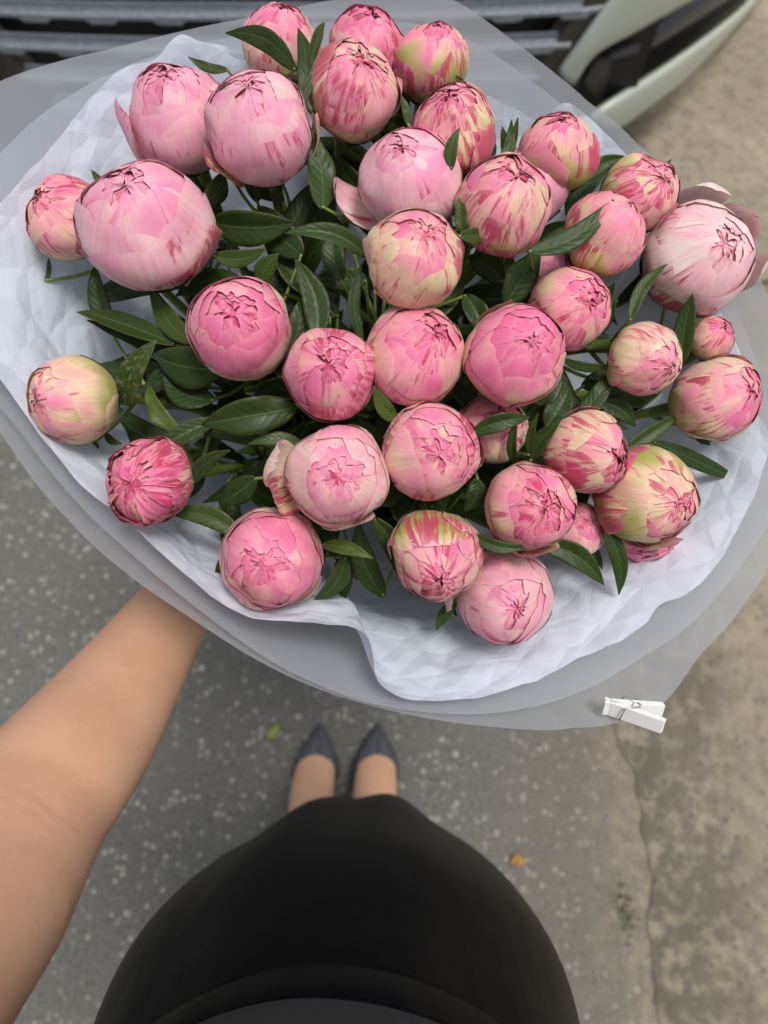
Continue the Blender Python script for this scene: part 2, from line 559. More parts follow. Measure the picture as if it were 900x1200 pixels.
def mat_concrete():
    t = NT('old_concrete')
    g = t.n('ShaderNodeTexCoord').outputs['Object']
    n1 = t.noise(g, 3.2, 6, 0.65)
    n2 = t.noise(g, 26, 5, 0.7)
    n3 = t.noise(g, 150, 4, 0.7)
    vo = t.voronoi(g, 70)
    sc = t.n('ShaderNodeSeparateColor'); t.l(vo.outputs['Color'], sc.inputs[0])
    peb = t.math('MULTIPLY', t.ramp(vo.outputs['Distance'], [(0.28, 1.0), (0.42, 0.0)]), t.ramp(sc.outputs[0], [(0.68, 0.0), (0.78, 1.0)]))
    col = t.mix(t.ramp(n1, [(0.3, 0.0), (0.7, 1.0)]), (0.205, 0.180, 0.122), (0.335, 0.295, 0.208))
    col = t.mix(t.ramp(n2, [(0.46, 0.0), (0.66, 0.8)]), col, (0.17, 0.142, 0.098))
    col = t.mix(t.ramp(n3, [(0.5, 0.0), (0.75, 0.6)]), col, (0.40, 0.355, 0.25))
    col = t.mix(t.math('MULTIPLY', peb, 0.7), col, (0.115, 0.11, 0.10))
    # grimy gutter band beside the asphalt
    sx = t.n('ShaderNodeSeparateXYZ'); t.l(g, sx.inputs[0])
    x = t.math('ADD', sx.outputs[0], t.math('MULTIPLY', t.math('SUBTRACT', n1, 0.5), 0.22))
    band = t.ramp(x, [(0.0, 0.7), (0.40, 0.55), (0.475, 1.0), (0.57, 0.8), (0.68, 0.15), (1.0, 0.0)])
    patch = t.ramp(n2, [(0.36, 0.30), (0.52, 1.0)])
    col = t.mix(t.math('MULTIPLY', t.math('MULTIPLY', band, patch), 0.92), col, (0.088, 0.079, 0.060))
    moss = t.math('MULTIPLY', t.ramp(t.noise(g, 7.5, 3), [(0.66, 0.0), (0.74, 1.0)]), 0.4)
    col = t.mix(moss, col, (0.13, 0.15, 0.05))
    h = t.math('ADD', n2, t.math('ADD', t.math('MULTIPLY', n3, 0.6), t.math('MULTIPLY', peb, 0.3)))
    return t.done(t.bsdf(col, 0.88, t.bump(h, 0.6, 0.004)))


def mat_paint():
    t = NT('sage_car_paint')
    g = t.n('ShaderNodeTexCoord').outputs['Object']
    n1 = t.noise(g, 12, 4, 0.6)
    col = t.mix(n1, (0.43, 0.475, 0.41), (0.50, 0.54, 0.47))
    return t.done(t.bsdf(col, 0.32, None, Coat_Weight=0.6, Coat_Roughness=0.08))


# ------------------------------------------------------------------ bouquet frame (used by the arm, the wraps and the stems)
BIND = P(362, 545, 0.665)                      # where the stems are tied and the hand grips
CEN = P(455, 415, 0.44)                        # middle of the mouth of the wrapping
AXIS = unit(CEN - BIND)
MOLES = [(P(75, 821, 0.452), 0.0016), (P(5, 934, 0.395), 0.0013), (P(98, 840, 0.442), 0.0008), (P(150, 905, 0.462), 0.0007), (P(60, 1010, 0.385), 0.0008)]

M = dict(petal=mat_petal(), leaf=mat_leaf(), stem=mat_stem(), tissue=mat_tissue(),
         film=mat_film('frosted_film', 0.40, (0.68, 0.71, 0.76)), film2=mat_film('frosted_film_inner', 0.40, (0.68, 0.71, 0.76)),
         skin=mat_skin(), satin=mat_satin(), asphalt=mat_asphalt(), concrete=mat_concrete(), paint=mat_paint(),
         charcoal=simple('charcoal_knit', (0.028, 0.030, 0.034), 0.8, 0.2, 300, 0.3),
         shoe=simple('dark_grey_leather', (0.060, 0.063, 0.070), 0.42, 0.18, 90, 0.1),
         insole=simple('shoe_lining', (0.16, 0.12, 0.09), 0.7),
         black=simple('black_plastic', (0.010, 0.010, 0.011), 0.5, 0.2, 60),
         bar=simple('grey_grille_plastic', (0.33, 0.355, 0.385), 0.42, 0.25, 120, 0.15),
         blade=simple('dark_trim', (0.045, 0.047, 0.055), 0.35, 0.2, 30),
         taupe=simple('taupe_plastic_and_reflection', (0.060, 0.050, 0.042), 0.5, 0.2, 30),  # vent plastic; on the grille surround it paints a brown reflection
         glass=simple('dark_glass', (0.012, 0.014, 0.016), 0.06, 0.1, 5),
         lampglass=simple('headlight_glass', (0.45, 0.47, 0.5), 0.1, 0.1, 20),
         rubber=simple('tyre_rubber', (0.014, 0.014, 0.014), 0.8, 0.2, 80, 0.2),
         alloy=simple('alloy', (0.45, 0.46, 0.47), 0.35, 0.1, 20, 0, Metallic=0.8),
         whitewood=simple('white_painted_wood', (0.80, 0.80, 0.79), 0.45, 0.05, 90, 0.1),
         wire=simple('steel_wire', (0.62, 0.62, 0.62), 0.3, 0.1, 50, 0, Metallic=0.9),
         hair=simple('brown_hair', (0.05, 0.03, 0.018), 0.5, 0.4, 150, 0.5),
         deadleaf=simple('yellowed_leaf', (0.34, 0.20, 0.06), 0.7, 0.3, 60),
         greenleaf=simple('green_leaf_scrap', (0.21, 0.25, 0.06), 0.7, 0.3, 60),
         moss=simple('moss', (0.13, 0.15, 0.04), 0.95, 0.4, 200, 0.5),
         crack=simple('crack_dirt', (0.075, 0.065, 0.048), 0.95, 0.3, 60))

# ------------------------------------------------------------------ ground
EDGE_X = 0.435


def sheet(name, x0, x1, y0, y1, z, mat, nx=2, ny=2, jag=0.0):
    xs, ys = np.linspace(x0, x1, nx), np.linspace(y0, y1, ny)
    vs = []
    for y in ys:
        for i, x in enumerate(xs):
            dx = jag * float(fbm(y * 7, 3.3, 0, 5, 6)) if i == 0 else 0.0
            vs.append((x + dx, y, z))
    return mesh_obj(name, vs, grid_faces(nx, ny), mat, None, False)


road = sheet('road', -150, 150, -150, 150, 0.0, M['asphalt'])
tag(road, 'dark grey asphalt with pale aggregate under the black pumps', 'road', None, 'structure')
slab = sheet('pavement', EDGE_X, 4.5, -30, 30, 0.004, M['concrete'], 2, 6000, 0.030)
tag(slab, 'worn beige concrete strip beside the asphalt', 'pavement', None, 'structure')
# crack wandering over the concrete
cpts = catmull([(0.66, 0.98, 0), (0.76, 1.06, 0), (0.86, 1.07, 0), (0.95, 1.13, 0), (1.06, 1.26, 0), (1.2, 1.34, 0), (1.45, 1.60, 0)], 90, False)
cv = []
for i, p in enumerate(cpts):
    w = 0.0035 + 0.003 * (0.5 + 0.5 * float(vnoise(i * 0.4, 1.7)))
    o_ = 0.008 * float(fbm(i * 0.25, 8.1, 0, 3))
    cv += [(p[0], p[1] + o_ - w, 0.0075), (p[0], p[1] + o_ + w, 0.0075)]
crack = mesh_obj('crack', cv, grid_faces(2, len(cpts)), M['crack'], slab, False)


def ground_at(px, py, z=0.0):
    r = P(px, py, 1.0) - CAM
    return CAM + r * ((z - CAM[2]) / r[2])


def scrap(px, py, L, w, ang, mat, label, cat='leaf'):
    c = ground_at(px, py)
    vs = []
    nu, nv = 5, 9
    for j in range(nv):
        t = j / (nv - 1)
        hw = w * math.sin(math.pi * min(max(t, 0.02), 0.98)) ** 0.8
        for i in range(nu):
            s = i / (nu - 1) * 2 - 1
            vs.append((s * hw + 0.004 * math.sin(t * 3), (t - 0.5) * L, 0.004 + 0.006 * s * s + 0.004 * math.sin(t * 5 + s)))
    o = mesh_obj('fallen_leaf', vs, grid_faces(nu, nv), mat)
    o.location = (c[0], c[1], 0.0065)
    o.rotation_euler = (0, 0, ang)
    return tag(o, label, cat)


scrap(321, 857, 0.034, 0.009, R(-35), M['greenleaf'], 'small yellow green leaf scrap lying on the asphalt beside the shoes')
scrap(606, 1010, 0.026, 0.010, R(95), M['deadleaf'], 'small orange brown leaf scrap lying on the asphalt beside the skirt')
mc = ground_at(731, 1068)
rnd = random.Random(4)
mv, mf = [], []
for k in range(90):
    x, y = rnd.gauss(0, 0.008), rnd.gauss(0, 0.020)
    h, a = rnd.uniform(0.006, 0.014), rnd.uniform(0, 6.28)
    b = len(mv)
    mv += [(x - 0.002 * math.cos(a), y - 0.002 * math.sin(a), 0), (x + 0.002 * math.cos(a), y + 0.002 * math.sin(a), 0), (x + rnd.uniform(-.006, .006), y + rnd.uniform(-.006, .006), h)]
    mf.append((b, b + 1, b + 2))
mo = mesh_obj('moss', mv, mf, M['moss'], None, False)
mo.location = (mc[0], mc[1], 0.005)
tag(mo, 'small tuft of moss growing in the joint of asphalt and concrete', 'moss', None, 'stuff')

# ------------------------------------------------------------------ car in front of her
CARX = -0.2


def yfront(x):
    x = abs(x - CARX)
    return 1.27 + 0.10 * max(0.0, x - 0.15) ** 2 + 1.25 * max(0.0, x - 0.55) ** 1.7


def onfront(px, py, off=0.0):
    lo, hi = 0.4, 4.0
    for _ in range(50):
        d = (lo + hi) / 2
        p = P(px, py, d)
        if p[1] < yfront(p[0]) + off: lo = d
        else: hi = d
    return P(px, py, lo)


car = empty('parked_car', (CARX, 1.3, 0), 'pale sage green parked car with a black slatted front grille', 'car')
CO = np.array([CARX, 1.3, 0.0])


def face_patch(name, uppers, lowers, mat, off=0.0, thick=0.03, n=26, bulge=0.0):
    """A moulded panel on the curved front, between two pixel curves; has real thickness."""
    a = catmull([(x, y) for x, y in uppers], n, False)
    b = catmull([(x, y) for x, y in lowers], n, False)
    rows = 9
    vs = []
    for layer in (0, 1):
        for j in range(rows):
            t = j / (rows - 1)
            for i in range(n):
                q = a[i] * (1 - t) + b[i] * t
                p = onfront(q[0], q[1], off)
                e = 4 * t * (1 - t)
                p = p + np.array([0, -bulge * e ** 0.6 + (thick if layer else 0), 0])
                vs.append(p - CO)
    fs = grid_faces(n, rows) + [f[::-1] for f in grid_faces(n, rows, off=n * rows)]
    o2 = n * rows
    for i in range(n - 1):
        fs.append((i + 1, i, i + o2, i + 1 + o2))
        k = n * (rows - 1)
        fs.append((k + i, k + i + 1, k + i + 1 + o2, k + i + o2))
    for j in range(rows - 1):
        fs.append((j * n, (j + 1) * n, (j + 1) * n + o2, j * n + o2))
        k = n - 1
        fs.append(((j + 1) * n + k, j * n + k, j * n + k + o2, (j + 1) * n + k + o2))
    return mesh_obj(name, vs, fs, mat, car)


def mirror_copy(o):
    c = o.copy(); COL.objects.link(c); c.parent = car; c.scale = (-1, 1, 1)
    return c


wing = face_patch('bumper_panel', [(655, 84), (690, 36), (722, -8), (735, -30), (780, -60)], [(674, 99), (700, 63), (750, 36), (817, -2), (880, -40)], M['paint'], 0.0, 0.015, 30, 0.010)
lip = face_patch('bumper_lip', [(690, 139), (712, 124), (790, 74), (862, 20), (905, -25)], [(725, 152), (742, 141), (802, 95), (846, 50), (890, 0)], M['paint'], -0.004, 0.014, 30, 0.006)
pocket = face_patch('fog_light_pocket', [(650, 100), (705, 55), (760, 24), (840, -20), (900, -50)], [(690, 150), (722, 130), (800, 76), (866, 28), (910, -20)], M['black'], 0.055, 0.02, 26)
blade = face_patch('fog_light_blade', [(712, 66), (745, 52), (790, 24), (838, -8)], [(716, 70), (758, 58), (806, 30), (855, -2)], M['blade'], 0.015, 0.03, 24, 0.004)
vent = face_patch('vent_insert', [(684, 98), (700, 72), (726, 66), (758, 52)], [(700, 118), (716, 112), (730, 96), (752, 66)], M['taupe'], 0.038, 0.02, 16)
edge = face_patch('grille_surround', [(618, 98), (655, 46), (684, 6), (712, -40)], [(650, 112), (668, 66), (700, 20), (732, -36)], M['taupe'], 0.012, 0.05, 18)  # dark brown reflection on the frame is put into its base colour
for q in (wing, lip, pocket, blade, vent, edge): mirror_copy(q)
# grille: each bar a moulding with tabs along its underside
for k, z in enumerate((0.544, 0.478, 0.412, 0.346, 0.280, 0.214)):
    hw = (0.66, 0.60, 0.545, 0.50, 0.46, 0.43)[k]
    n = 121
    vs = []
    prof = [(0.0, -0.012), (-0.010, -0.007), (-0.012, 0.001), (-0.002, 0.010), (0.012, 0.012), (0.012, -0.012)]
    for i in range(n):
        x = (i / (n - 1) * 2 - 1) * hw
        tab = 0.008 if (i % 12) in (4, 5, 6, 7, 8) else 0.0
        for q, (dy, dz) in enumerate(prof):
            vs.append((x, yfront(CARX + x) - 1.3 + dy + 0.02, z + dz - (tab if q in (0, 1) else 0)))
    m_ = len(prof)
    fs = []
    for i in range(n - 1):
        for q in range(m_):
            a_, b_ = i * m_ + q, i * m_ + (q + 1) % m_
            fs.append((a_, a_ + m_, b_ + m_, b_))
    fs += [tuple(range(m_)), tuple(range((n - 1) * m_, n * m_))[::-1]]
    mesh_obj('grille_bar', vs, fs, M['bar'], car, False)
bk = MB()
bk.prism([(CARX - 0.72, 1.36, 0.12), (CARX + 0.72, 1.36, 0.12), (CARX + 0.72, 1.36, 0.66), (CARX - 0.72, 1.36, 0.66)], (0, 0.03, 0))
bk.build('radiator_backing', M['black'], car, origin=CO)


def section_loft(stations, n=40, power=4.0):
    """Rounded box sections along y: (y, half_width, z_bottom, z_top)."""
    vs = []
    for (y, hw, zb, zt) in stations:
        zc, hh = (zb + zt) / 2, (zt - zb) / 2
        for k in range(n):
            a = 2 * math.pi * k / n
            c, s = math.cos(a), math.sin(a)
            vs.append((hw * np.sign(c) * abs(c) ** (2 / power), y - 1.3, zc + hh * np.sign(s) * abs(s) ** (2 / power)))
    fs = grid_faces(n, len(stations), True)
    fs += [tuple(range(n)), tuple(range((len(stations) - 1) * n, len(stations) * n))[::-1]]
    return vs, fs


v_, f_ = section_loft([(1.43, 0.74, 0.62, 0.80), (1.47, 0.82, 0.60, 0.86), (1.60, 0.90, 0.58, 0.93), (1.74, 0.93, 0.22, 0.97), (2.5, 0.95, 0.22, 1.04), (4.5, 0.95, 0.22, 1.06), (5.5, 0.92, 0.25, 1.04), (5.7, 0.84, 0.4, 0.98)])
mesh_obj('body', v_, f_, M['paint'], car)
v_, f_ = section_loft([(2.45, 0.80, 0.95, 1.06), (3.05, 0.74, 0.95, 1.50), (3.5, 0.72, 0.95, 1.58), (4.7, 0.70, 0.95, 1.55), (5.4, 0.74, 0.95, 1.12)], 40, 5)
mesh_obj('cabin', v_, f_, M['glass'], car)
v_, f_ = section_loft([(3.05, 0.70, 1.47, 1.53), (3.5, 0.70, 1.54, 1.62), (4.7, 0.68, 1.52, 1.59), (4.85, 0.62, 1.45, 1.53)], 40, 5)
mesh_obj('roof', v_, f_, M['paint'], car)
for sx in (-1, 1):
    hl = MB()
    pts = [(CARX + sx * 0.52, yfront(CARX + 0.52) + 0.10, 0.70), (CARX + sx * 0.90, 1.66, 0.76)]
    hl.prism([(pts[0][0], 1.425, 0.68), (pts[1][0], 1.60, 0.70), (pts[1][0], 1.63, 0.80), (pts[0][0], 1.44, 0.76)], (0, 0.08, 0.0))
    hl.build('headlight', M['lampglass'], car, origin=CO, bevel=0.008)
    for y in (2.05, 4.85):
        w = MB().tube([(sx * 0.76, y - 1.3, 0.34), (sx * 0.97, y - 1.3, 0.34)], [0.335, 0.335], 36)
        wo_ = w.build('wheel', M['rubber'], car, smooth=False)
        MB().tube([(sx * 0.96, y - 1.3, 0.34), (sx * 0.975, y - 1.3, 0.34)], [0.22, 0.22], 24).build('rim', M['alloy'], wo_)

# ------------------------------------------------------------------ the person holding the bouquet
person = empty('person', (-0.045, -0.05, 0), 'person in black satin skirt and pointed dark pumps, bare arm under the bouquet', 'person')
PO = np.array([-0.045, -0.05, 0.0])
body = MB()


def limb(pts, radii, n=20, flat=None, up=None, m=None):
    """Tapered limb through joints, resampled smoothly."""
    a = np.concatenate([np.asarray(pts, float), np.asarray(radii, float)[:, None], np.asarray(flat if flat is not None else [1] * len(pts), float)[:, None]], axis=1)
    c = catmull(a, m or (len(pts) * 8), False)
    v, f = tube_geo(c[:, :3], c[:, 3], n, True, up, c[:, 4])
    body.add(v, f)


SHO = np.array([-0.215, -0.205, 1.30])
WRI = P(256, 652, 0.605)
limb([SHO, P(-70, 1110, 0.345), P(-14, 1034, 0.385), P(36, 950, 0.428), P(70, 905, 0.450), P(112, 850, 0.485), P(156, 785, 0.525), P(203, 715, 0.572), WRI],
     [0.052, 0.046, 0.0450, 0.0438, 0.0440, 0.0420, 0.0365, 0.0300, 0.0265], 32, [1, 1, 1, 0.98, 0.95, 0.92, 0.90, 0.86, 0.82])
# hand closed round the wrapped stems
down = -AXIS
HC = BIND + down * 0.035
e1 = unit((WRI - HC) - down * np.dot(WRI - HC, down))
e2 = np.cross(down, e1)
GR = 0.031


def ring_pt(ang, ax, r):
    return HC + down * ax + (e1 * math.cos(ang) + e2 * math.sin(ang)) * r


limb([WRI, WRI * 0.5 + ring_pt(0.0, 0.0, GR + 0.018) * 0.5, ring_pt(0.12, 0.002, GR + 0.014), ring_pt(0.55, 0.004, GR + 0.012)], [0.026, 0.029, 0.033, 0.030], 18, [0.8, 0.62, 0.5, 0.42], up=e1)
for k, L in zip(range(4), (3.5, 3.75, 3.6, 3.1)):
    ax = -0.032 + k * 0.0212
    limb([ring_pt(a, ax, GR + 0.009) for a in np.linspace(0.45, L, 7)], [0.0092, 0.0092, 0.009, 0.0086, 0.0082, 0.0078, 0.007], 10)
limb([ring_pt(-0.1, -0.012, GR + 0.017), ring_pt(-0.7, -0.026, GR + 0.013), ring_pt(-1.4, -0.036, GR + 0.010), ring_pt(-2.0, -0.04, GR + 0.009)], [0.013, 0.012, 0.0105, 0.009], 10)
# other arm, bent up to the phone
limb([(0.125, -0.205, 1.30), (0.165, -0.21, 1.20), (0.20, -0.20, 1.08), (0.19, -0.19, 1.06), (0.15, -0.165, 1.18), (0.10, -0.13, 1.34), (0.075, -0.115, 1.41)],
     [0.052, 0.045, 0.042, 0.041, 0.042, 0.030, 0.026], 20)
limb([(0.075, -0.115, 1.41), (0.068, -0.108, 1.45), (0.06, -0.10, 1.49)], [0.026, 0.034, 0.03], 16, [0.7, 0.5, 0.45])
for k in range(4):
    z0 = 1.455 + 0.0 * k
    b0 = np.array([0.085 - 0.016 * k, -0.105, 1.50 - 0.004 * k])
    limb([b0, b0 + (-0.004, 0.012, 0.026), b0 + (-0.012, 0.016, 0.045), b0 + (-0.02, 0.012, 0.058)], [0.0095, 0.009, 0.0085, 0.0075], 10)
limb([(0.05, -0.10, 1.44), (0.025, -0.085, 1.465), (0.012, -0.075, 1.49)], [0.012, 0.0105, 0.009], 10)
# torso, neck, head
T = [(0.74, 0.135, 0.090, -0.14), (0.82, 0.142, 0.100, -0.168), (0.92, 0.132, 0.092, -0.192), (1.02, 0.122, 0.088, -0.20), (1.14, 0.138, 0.100, -0.205), (1.24, 0.150, 0.095, -0.21), (1.31, 0.140, 0.075, -0.215), (1.36, 0.075, 0.055, -0.22)]


def ell_rings(rows, n=48, cx=-0.045):
    vs = []
    for (z, a, b, cy) in rows:
        for k in range(n):
            t = 2 * math.pi * k / n
            vs.append((cx + a * math.cos(t), cy + b * math.sin(t), z))
    fs = grid_faces(n, len(rows), True)
    return vs, fs


Tc = catmull(T, 40, False)
v_, f_ = ell_rings(Tc)
f_ += [tuple(range(48))[::-1], tuple(range(39 * 48, 40 * 48))]
body.add(v_, f_)
limb([(-0.045, -0.22, 1.32), (-0.045, -0.215, 1.40), (-0.045, -0.20, 1.46)], [0.056, 0.050, 0.052], 20)
HD = np.array([-0.045, -0.195, 1.535])
hv, hf = [], []
nh, mh = 32, 24
for j in range(mh):
    t = math.pi * (j + 0.5) / mh
    for i in range(nh):
        a = 2 * math.pi * i / nh
        x, y, z = math.sin(t) * math.cos(a), math.sin(t) * math.sin(a), -math.cos(t)
        jaw = 1 - 0.22 * max(0, -z)
        hv.append(HD + np.array([0.074 * x * jaw, 0.092 * y * (1 - 0.1 * max(0, -z)), 0.112 * z]))
hf = grid_faces(nh, mh, True) + [tuple(range(nh))[::-1], tuple(range((mh - 1) * nh, mh * nh))]
body.add(hv, hf)
limb([HD + (0, 0.082, 0.018), HD + (0, 0.095, -0.005), HD + (0, 0.100, -0.022)], [0.008, 0.010, 0.013], 10)
limb([HD + (-0.022, 0.084, -0.05), HD + (0, 0.090, -0.049), HD + (0.022, 0.084, -0.05)], [0.005, 0.008, 0.005], 8)
for sx in (-1, 1):
    limb([HD + (sx * 0.073, -0.005, 0.02), HD + (sx * 0.078, -0.012, 0.0), HD + (sx * 0.073, -0.004, -0.025)], [0.010, 0.012, 0.008], 8)
# legs and feet
FOOT = [(-0.122, -0.114), (-0.016, -0.010)]
for fx, tx in FOOT:
    hx = -0.045 + (-0.072 if fx < -0.05 else 0.072)
    limb([(hx, -0.155, 0.80), (hx, -0.14, 0.66), (hx * 0.5 + fx * 0.5, -0.115, 0.47), (fx, -0.125, 0.34), (fx, -0.105, 0.20), (fx, -0.085, 0.125)], [0.070, 0.068, 0.052, 0.048, 0.038, 0.034], 20)
    limb([(fx, -0.098, 0.105), (fx, -0.060, 0.100), (fx, -0.015, 0.077), (fx + 0.002, 0.025, 0.048), (fx + 0.005, 0.055, 0.032), (fx + 0.007, 0.075, 0.024)], [0.032, 0.036, 0.0375, 0.0365, 0.030, 0.017], 20, [0.9, 0.9, 0.8, 0.72, 0.6, 0.55], up=(0, 0, 1))
raw = body.build('body', M['skin'], None, True, PO)
rm = raw.modifiers.new('r', 'REMESH'); rm.mode = 'VOXEL'; rm.voxel_size = 0.004; rm.use_smooth_shade = True
sm = raw.modifiers.new('s', 'SMOOTH'); sm.factor = 0.5; sm.iterations = 10
dg = bpy.context.evaluated_depsgraph_get()
me = bpy.data.meshes.new_from_object(raw.evaluated_get(dg))
raw.modifiers.clear()
old = raw.data
raw.data = me
me.name = 'body'
bpy.data.meshes.remove(old)
if not me.materials: me.materials.append(M['skin'])
me.polygons.foreach_set('use_smooth', [True] * len(me.polygons))
# shift the mesh so that object space equals world space for the moles, then parent
raw.data.transform(Matrix.Translation(Vector(PO)))
raw.parent = person
raw.location = tuple(-PO)


def cloth_rings(name, rows, mat, fold, nfold, seed, n=160, m=90, thick=0.0025, hemcurve=None):
    rc = catmull(rows, m, False)
    vs = []
    for j, (z, a, b, cy) in enumerate(rc):
        amt = fold(z)
        for k in range(n):
            t = 2 * math.pi * k / n
            w = math.sin(nfold * t + 1.7 * math.sin(2 * t + seed)) * 0.6 + float(vnoise(t * 2.2, z * 2.5, 0, seed)) * 0.8
            r = 1 + amt * w
            zz = z + (hemcurve(t) * (1 - j / (m - 1)) ** 6 if hemcurve else 0)
            vs.append((-0.032 + a * r * math.cos(t) - PO[0], cy + b * r * math.sin(t) - PO[1], zz))
    o = mesh_obj(name, vs, grid_faces(n, m, True), mat, person)
    so = o.modifiers.new('thickness', 'SOLIDIFY'); so.thickness = thick; so.offset = 1
    return o


skirt = cloth_rings('skirt', [(0.30, 0.138, 0.105, -0.115), (0.42, 0.146, 0.112, -0.120), (0.55, 0.158, 0.120, -0.130), (0.68, 0.168, 0.124, -0.145), (0.80, 0.170, 0.126, -0.165), (0.90, 0.154, 0.112, -0.188), (0.955, 0.137, 0.102, -0.199)],
                    M['satin'], lambda z: 0.006 + 0.055 * float(sstep(0.97, 0.40, z)), 7, 3, hemcurve=lambda t: 0.012 * math.sin(2 * t + 1))
band = cloth_rings('waistband', [(0.950, 0.138, 0.103, -0.198), (0.962, 0.139, 0.104, -0.199), (0.978, 0.136, 0.1015, -0.200), (0.990, 0.1325, 0.098, -0.201)], M['satin'], lambda z: 0.006, 5, 9, m=14)
topg = cloth_rings('sleeveless_top', [(0.972, 0.1300, 0.0955, -0.2005), (1.02, 0.133, 0.099, -0.20), (1.14, 0.147, 0.110, -0.205), (1.24, 0.158, 0.104, -0.21), (1.31, 0.150, 0.084, -0.215), (1.345, 0.110, 0.070, -0.22)], M['charcoal'], lambda z: 0.012, 7, 5, m=60)

for (fx, tx) in FOOT:
    st = [(-0.122, 0.004, 0.052, 0.098), (-0.116, 0.022, 0.050, 0.102), (-0.09, 0.031, 0.046, 0.10), (-0.045, 0.033, 0.030, 0.082), (0.0, 0.0385, 0.012, 0.066), (0.030, 0.0410, 0.006, 0.058), (0.052, 0.0375, 0.005, 0.053), (0.075, 0.0275, 0.005, 0.044), (0.097, 0.0145, 0.005, 0.033), (0.112, 0.0050, 0.006, 0.023), (0.117, 0.0010, 0.008, 0.016)]
    sc_ = catmull(st, 60, False)
    n = 41
    vs = []
    for (y, hw, zb, zt) in sc_:
        op = float(sstep(0.028, 0.056, y))
        PHI = math.pi * (0.56 + 0.44 * op)
        hx = fx + (tx - fx) * max(0, min(1, (y - 0.0) / 0.11))
        for k in range(n):
            ph = (k / (n - 1) * 2 - 1) * PHI
            sn = math.sin(ph)
            xx = hw * np.sign(sn) * abs(sn) ** 0.75
            vs.append((hx + xx - PO[0], y - PO[1], zb + (zt - zb) * (1 - math.cos(ph)) / 2))
    o = mesh_obj('shoe', vs, grid_faces(n, 60), M['shoe'], person)
    so = o.modifiers.new('thickness', 'SOLIDIFY'); so.thickness = 0.0018; so.offset = 1
    MB().tube([(fx - PO[0], -0.108 - PO[1], 0.052), (fx - PO[0], -0.112 - PO[1], 0.025), (fx - PO[0], -0.113 - PO[1], 0.003)], [0.018, 0.007, 0.006], 14).build('heel', M['shoe'], o, True)
# hair: a cap of overlapping locks
hb = MB()
rh = random.Random(8)
for k in range(90):
    a = rh.uniform(R(200), R(520))
    fr = -math.sin(a)
    s = HD + np.array([0.02 * math.cos(a), -0.01 + 0.02 * math.sin(a), 0.112])
    pts = []
    for q in np.linspace(0, 1, 7):
        t = q * R(125) if math.sin(a) < 0.55 else q * R(95)
        rr = 1.07
        pts.append(HD + np.array([0.076 * rr * math.sin(t) * math.cos(a), 0.094 * rr * math.sin(t) * math.sin(a) - 0.004, 0.114 * rr * math.cos(t)]) + np.array([0, -0.02 * q * q, -0.03 * q * q]))
    hb.tube(pts, [0.012, 0.014, 0.014, 0.014, 0.013, 0.011, 0.005], 7)
hb.build('hair', M['hair'], person, True, PO)
for sx in (-1, 1):
    ev, ef = [], []
    for j in range(8):
        t = math.pi * (j + 0.5) / 8
        for i in range(12):
            a = 2 * math.pi * i / 12
            ev.append(HD + np.array([sx * 0.030 + 0.012 * math.sin(t) * math.cos(a), 0.0775 + 0.009 * math.sin(t) * math.sin(a), 0.010 - 0.007 * math.cos(t)]) - PO)
    mesh_obj('eye', ev, grid_faces(12, 8, True), M['glass'], person)

# ------------------------------------------------------------------ wrappings
def wrap_surface(rim_px, n, m, k, rmin, crease, flat_amp, seed, handle=0.11, flare=0.0):
    rim = np.array([P(x, y, d) for x, y, d in catmull(rim_px, n, True)])
    rel = rim - BIND
    h = rel @ AXIS
    perp = rel - h[:, None] * AXIS
    rho = np.linalg.norm(perp, axis=1)
    e = perp / rho[:, None]
    arc = np.concatenate([[0], np.cumsum(np.linalg.norm(np.diff(rim, axis=0), axis=1))])
    rows = []
    ts = np.concatenate([np.linspace(-1, 0, 8, endpoint=False), np.linspace(0, 1, m) ** 0.9])
    ang = 2 * math.pi * np.arange(n) / n
    for t in ts:
        if t < 0:                                   # gathered handle below the tie
            r = rmin * (1 + 0.35 * t * t) * (1 + 0.05 * np.sin(ang * 9))
            p = BIND + e * r[:, None] + AXIS * (t * handle)
        else:
            r = rmin + (rho - rmin) * t ** k
            cx = ang * 6.0
            disp = crease(ang, t, arc, seed) * sstep(0.0, 0.35, t) * (1 - 0.55 * sstep(0.86, 1.0, t)) * flat_amp
            p = BIND + e * (r + disp)[:, None] + AXIS * (h * t)[:, None] + (AXIS * (disp * 0.4)[:, None])
        rows.append(p)
    V = np.concatenate(rows)
    return V, grid_faces(n, len(ts), True)


def tri(x):
    return 2 * np.abs(2 * (x - np.floor(x + 0.5))) - 1


def crumple(ang, t, arc, seed):
    """Sharp straight creases in many directions, as in handled tissue, stronger here and softer there."""
    rg = np.random.RandomState(seed)
    X, Y = np.cos(ang) * 2.6 * (0.4 + t), np.sin(ang) * 2.6 * (0.4 + t)
    Z = t * 2.0
    h = 0
    for i in range(9):
        d = rg.normal(size=3); d /= np.linalg.norm(d)
        f = 0.45 * 1.28 ** i
        ph = X * d[0] + Y * d[1] + Z * d[2] + 0.05 * vnoise(X * 1.3, Y * 1.3, Z + i, seed + i)
        mod = 0.25 + 0.75 * (0.5 + 0.5 * vnoise(X * 1.1, Y * 1.1, Z + 5.3 * i, seed + 40 + i))
        h = h + tri(ph * f + rg.rand()) * mod / (1.25 * f ** 1.25 + 0.3)
    h = h + 0.9 * vnoise(ang * 30 / 6.283, t * 1.2, 0, seed) * t
    return h


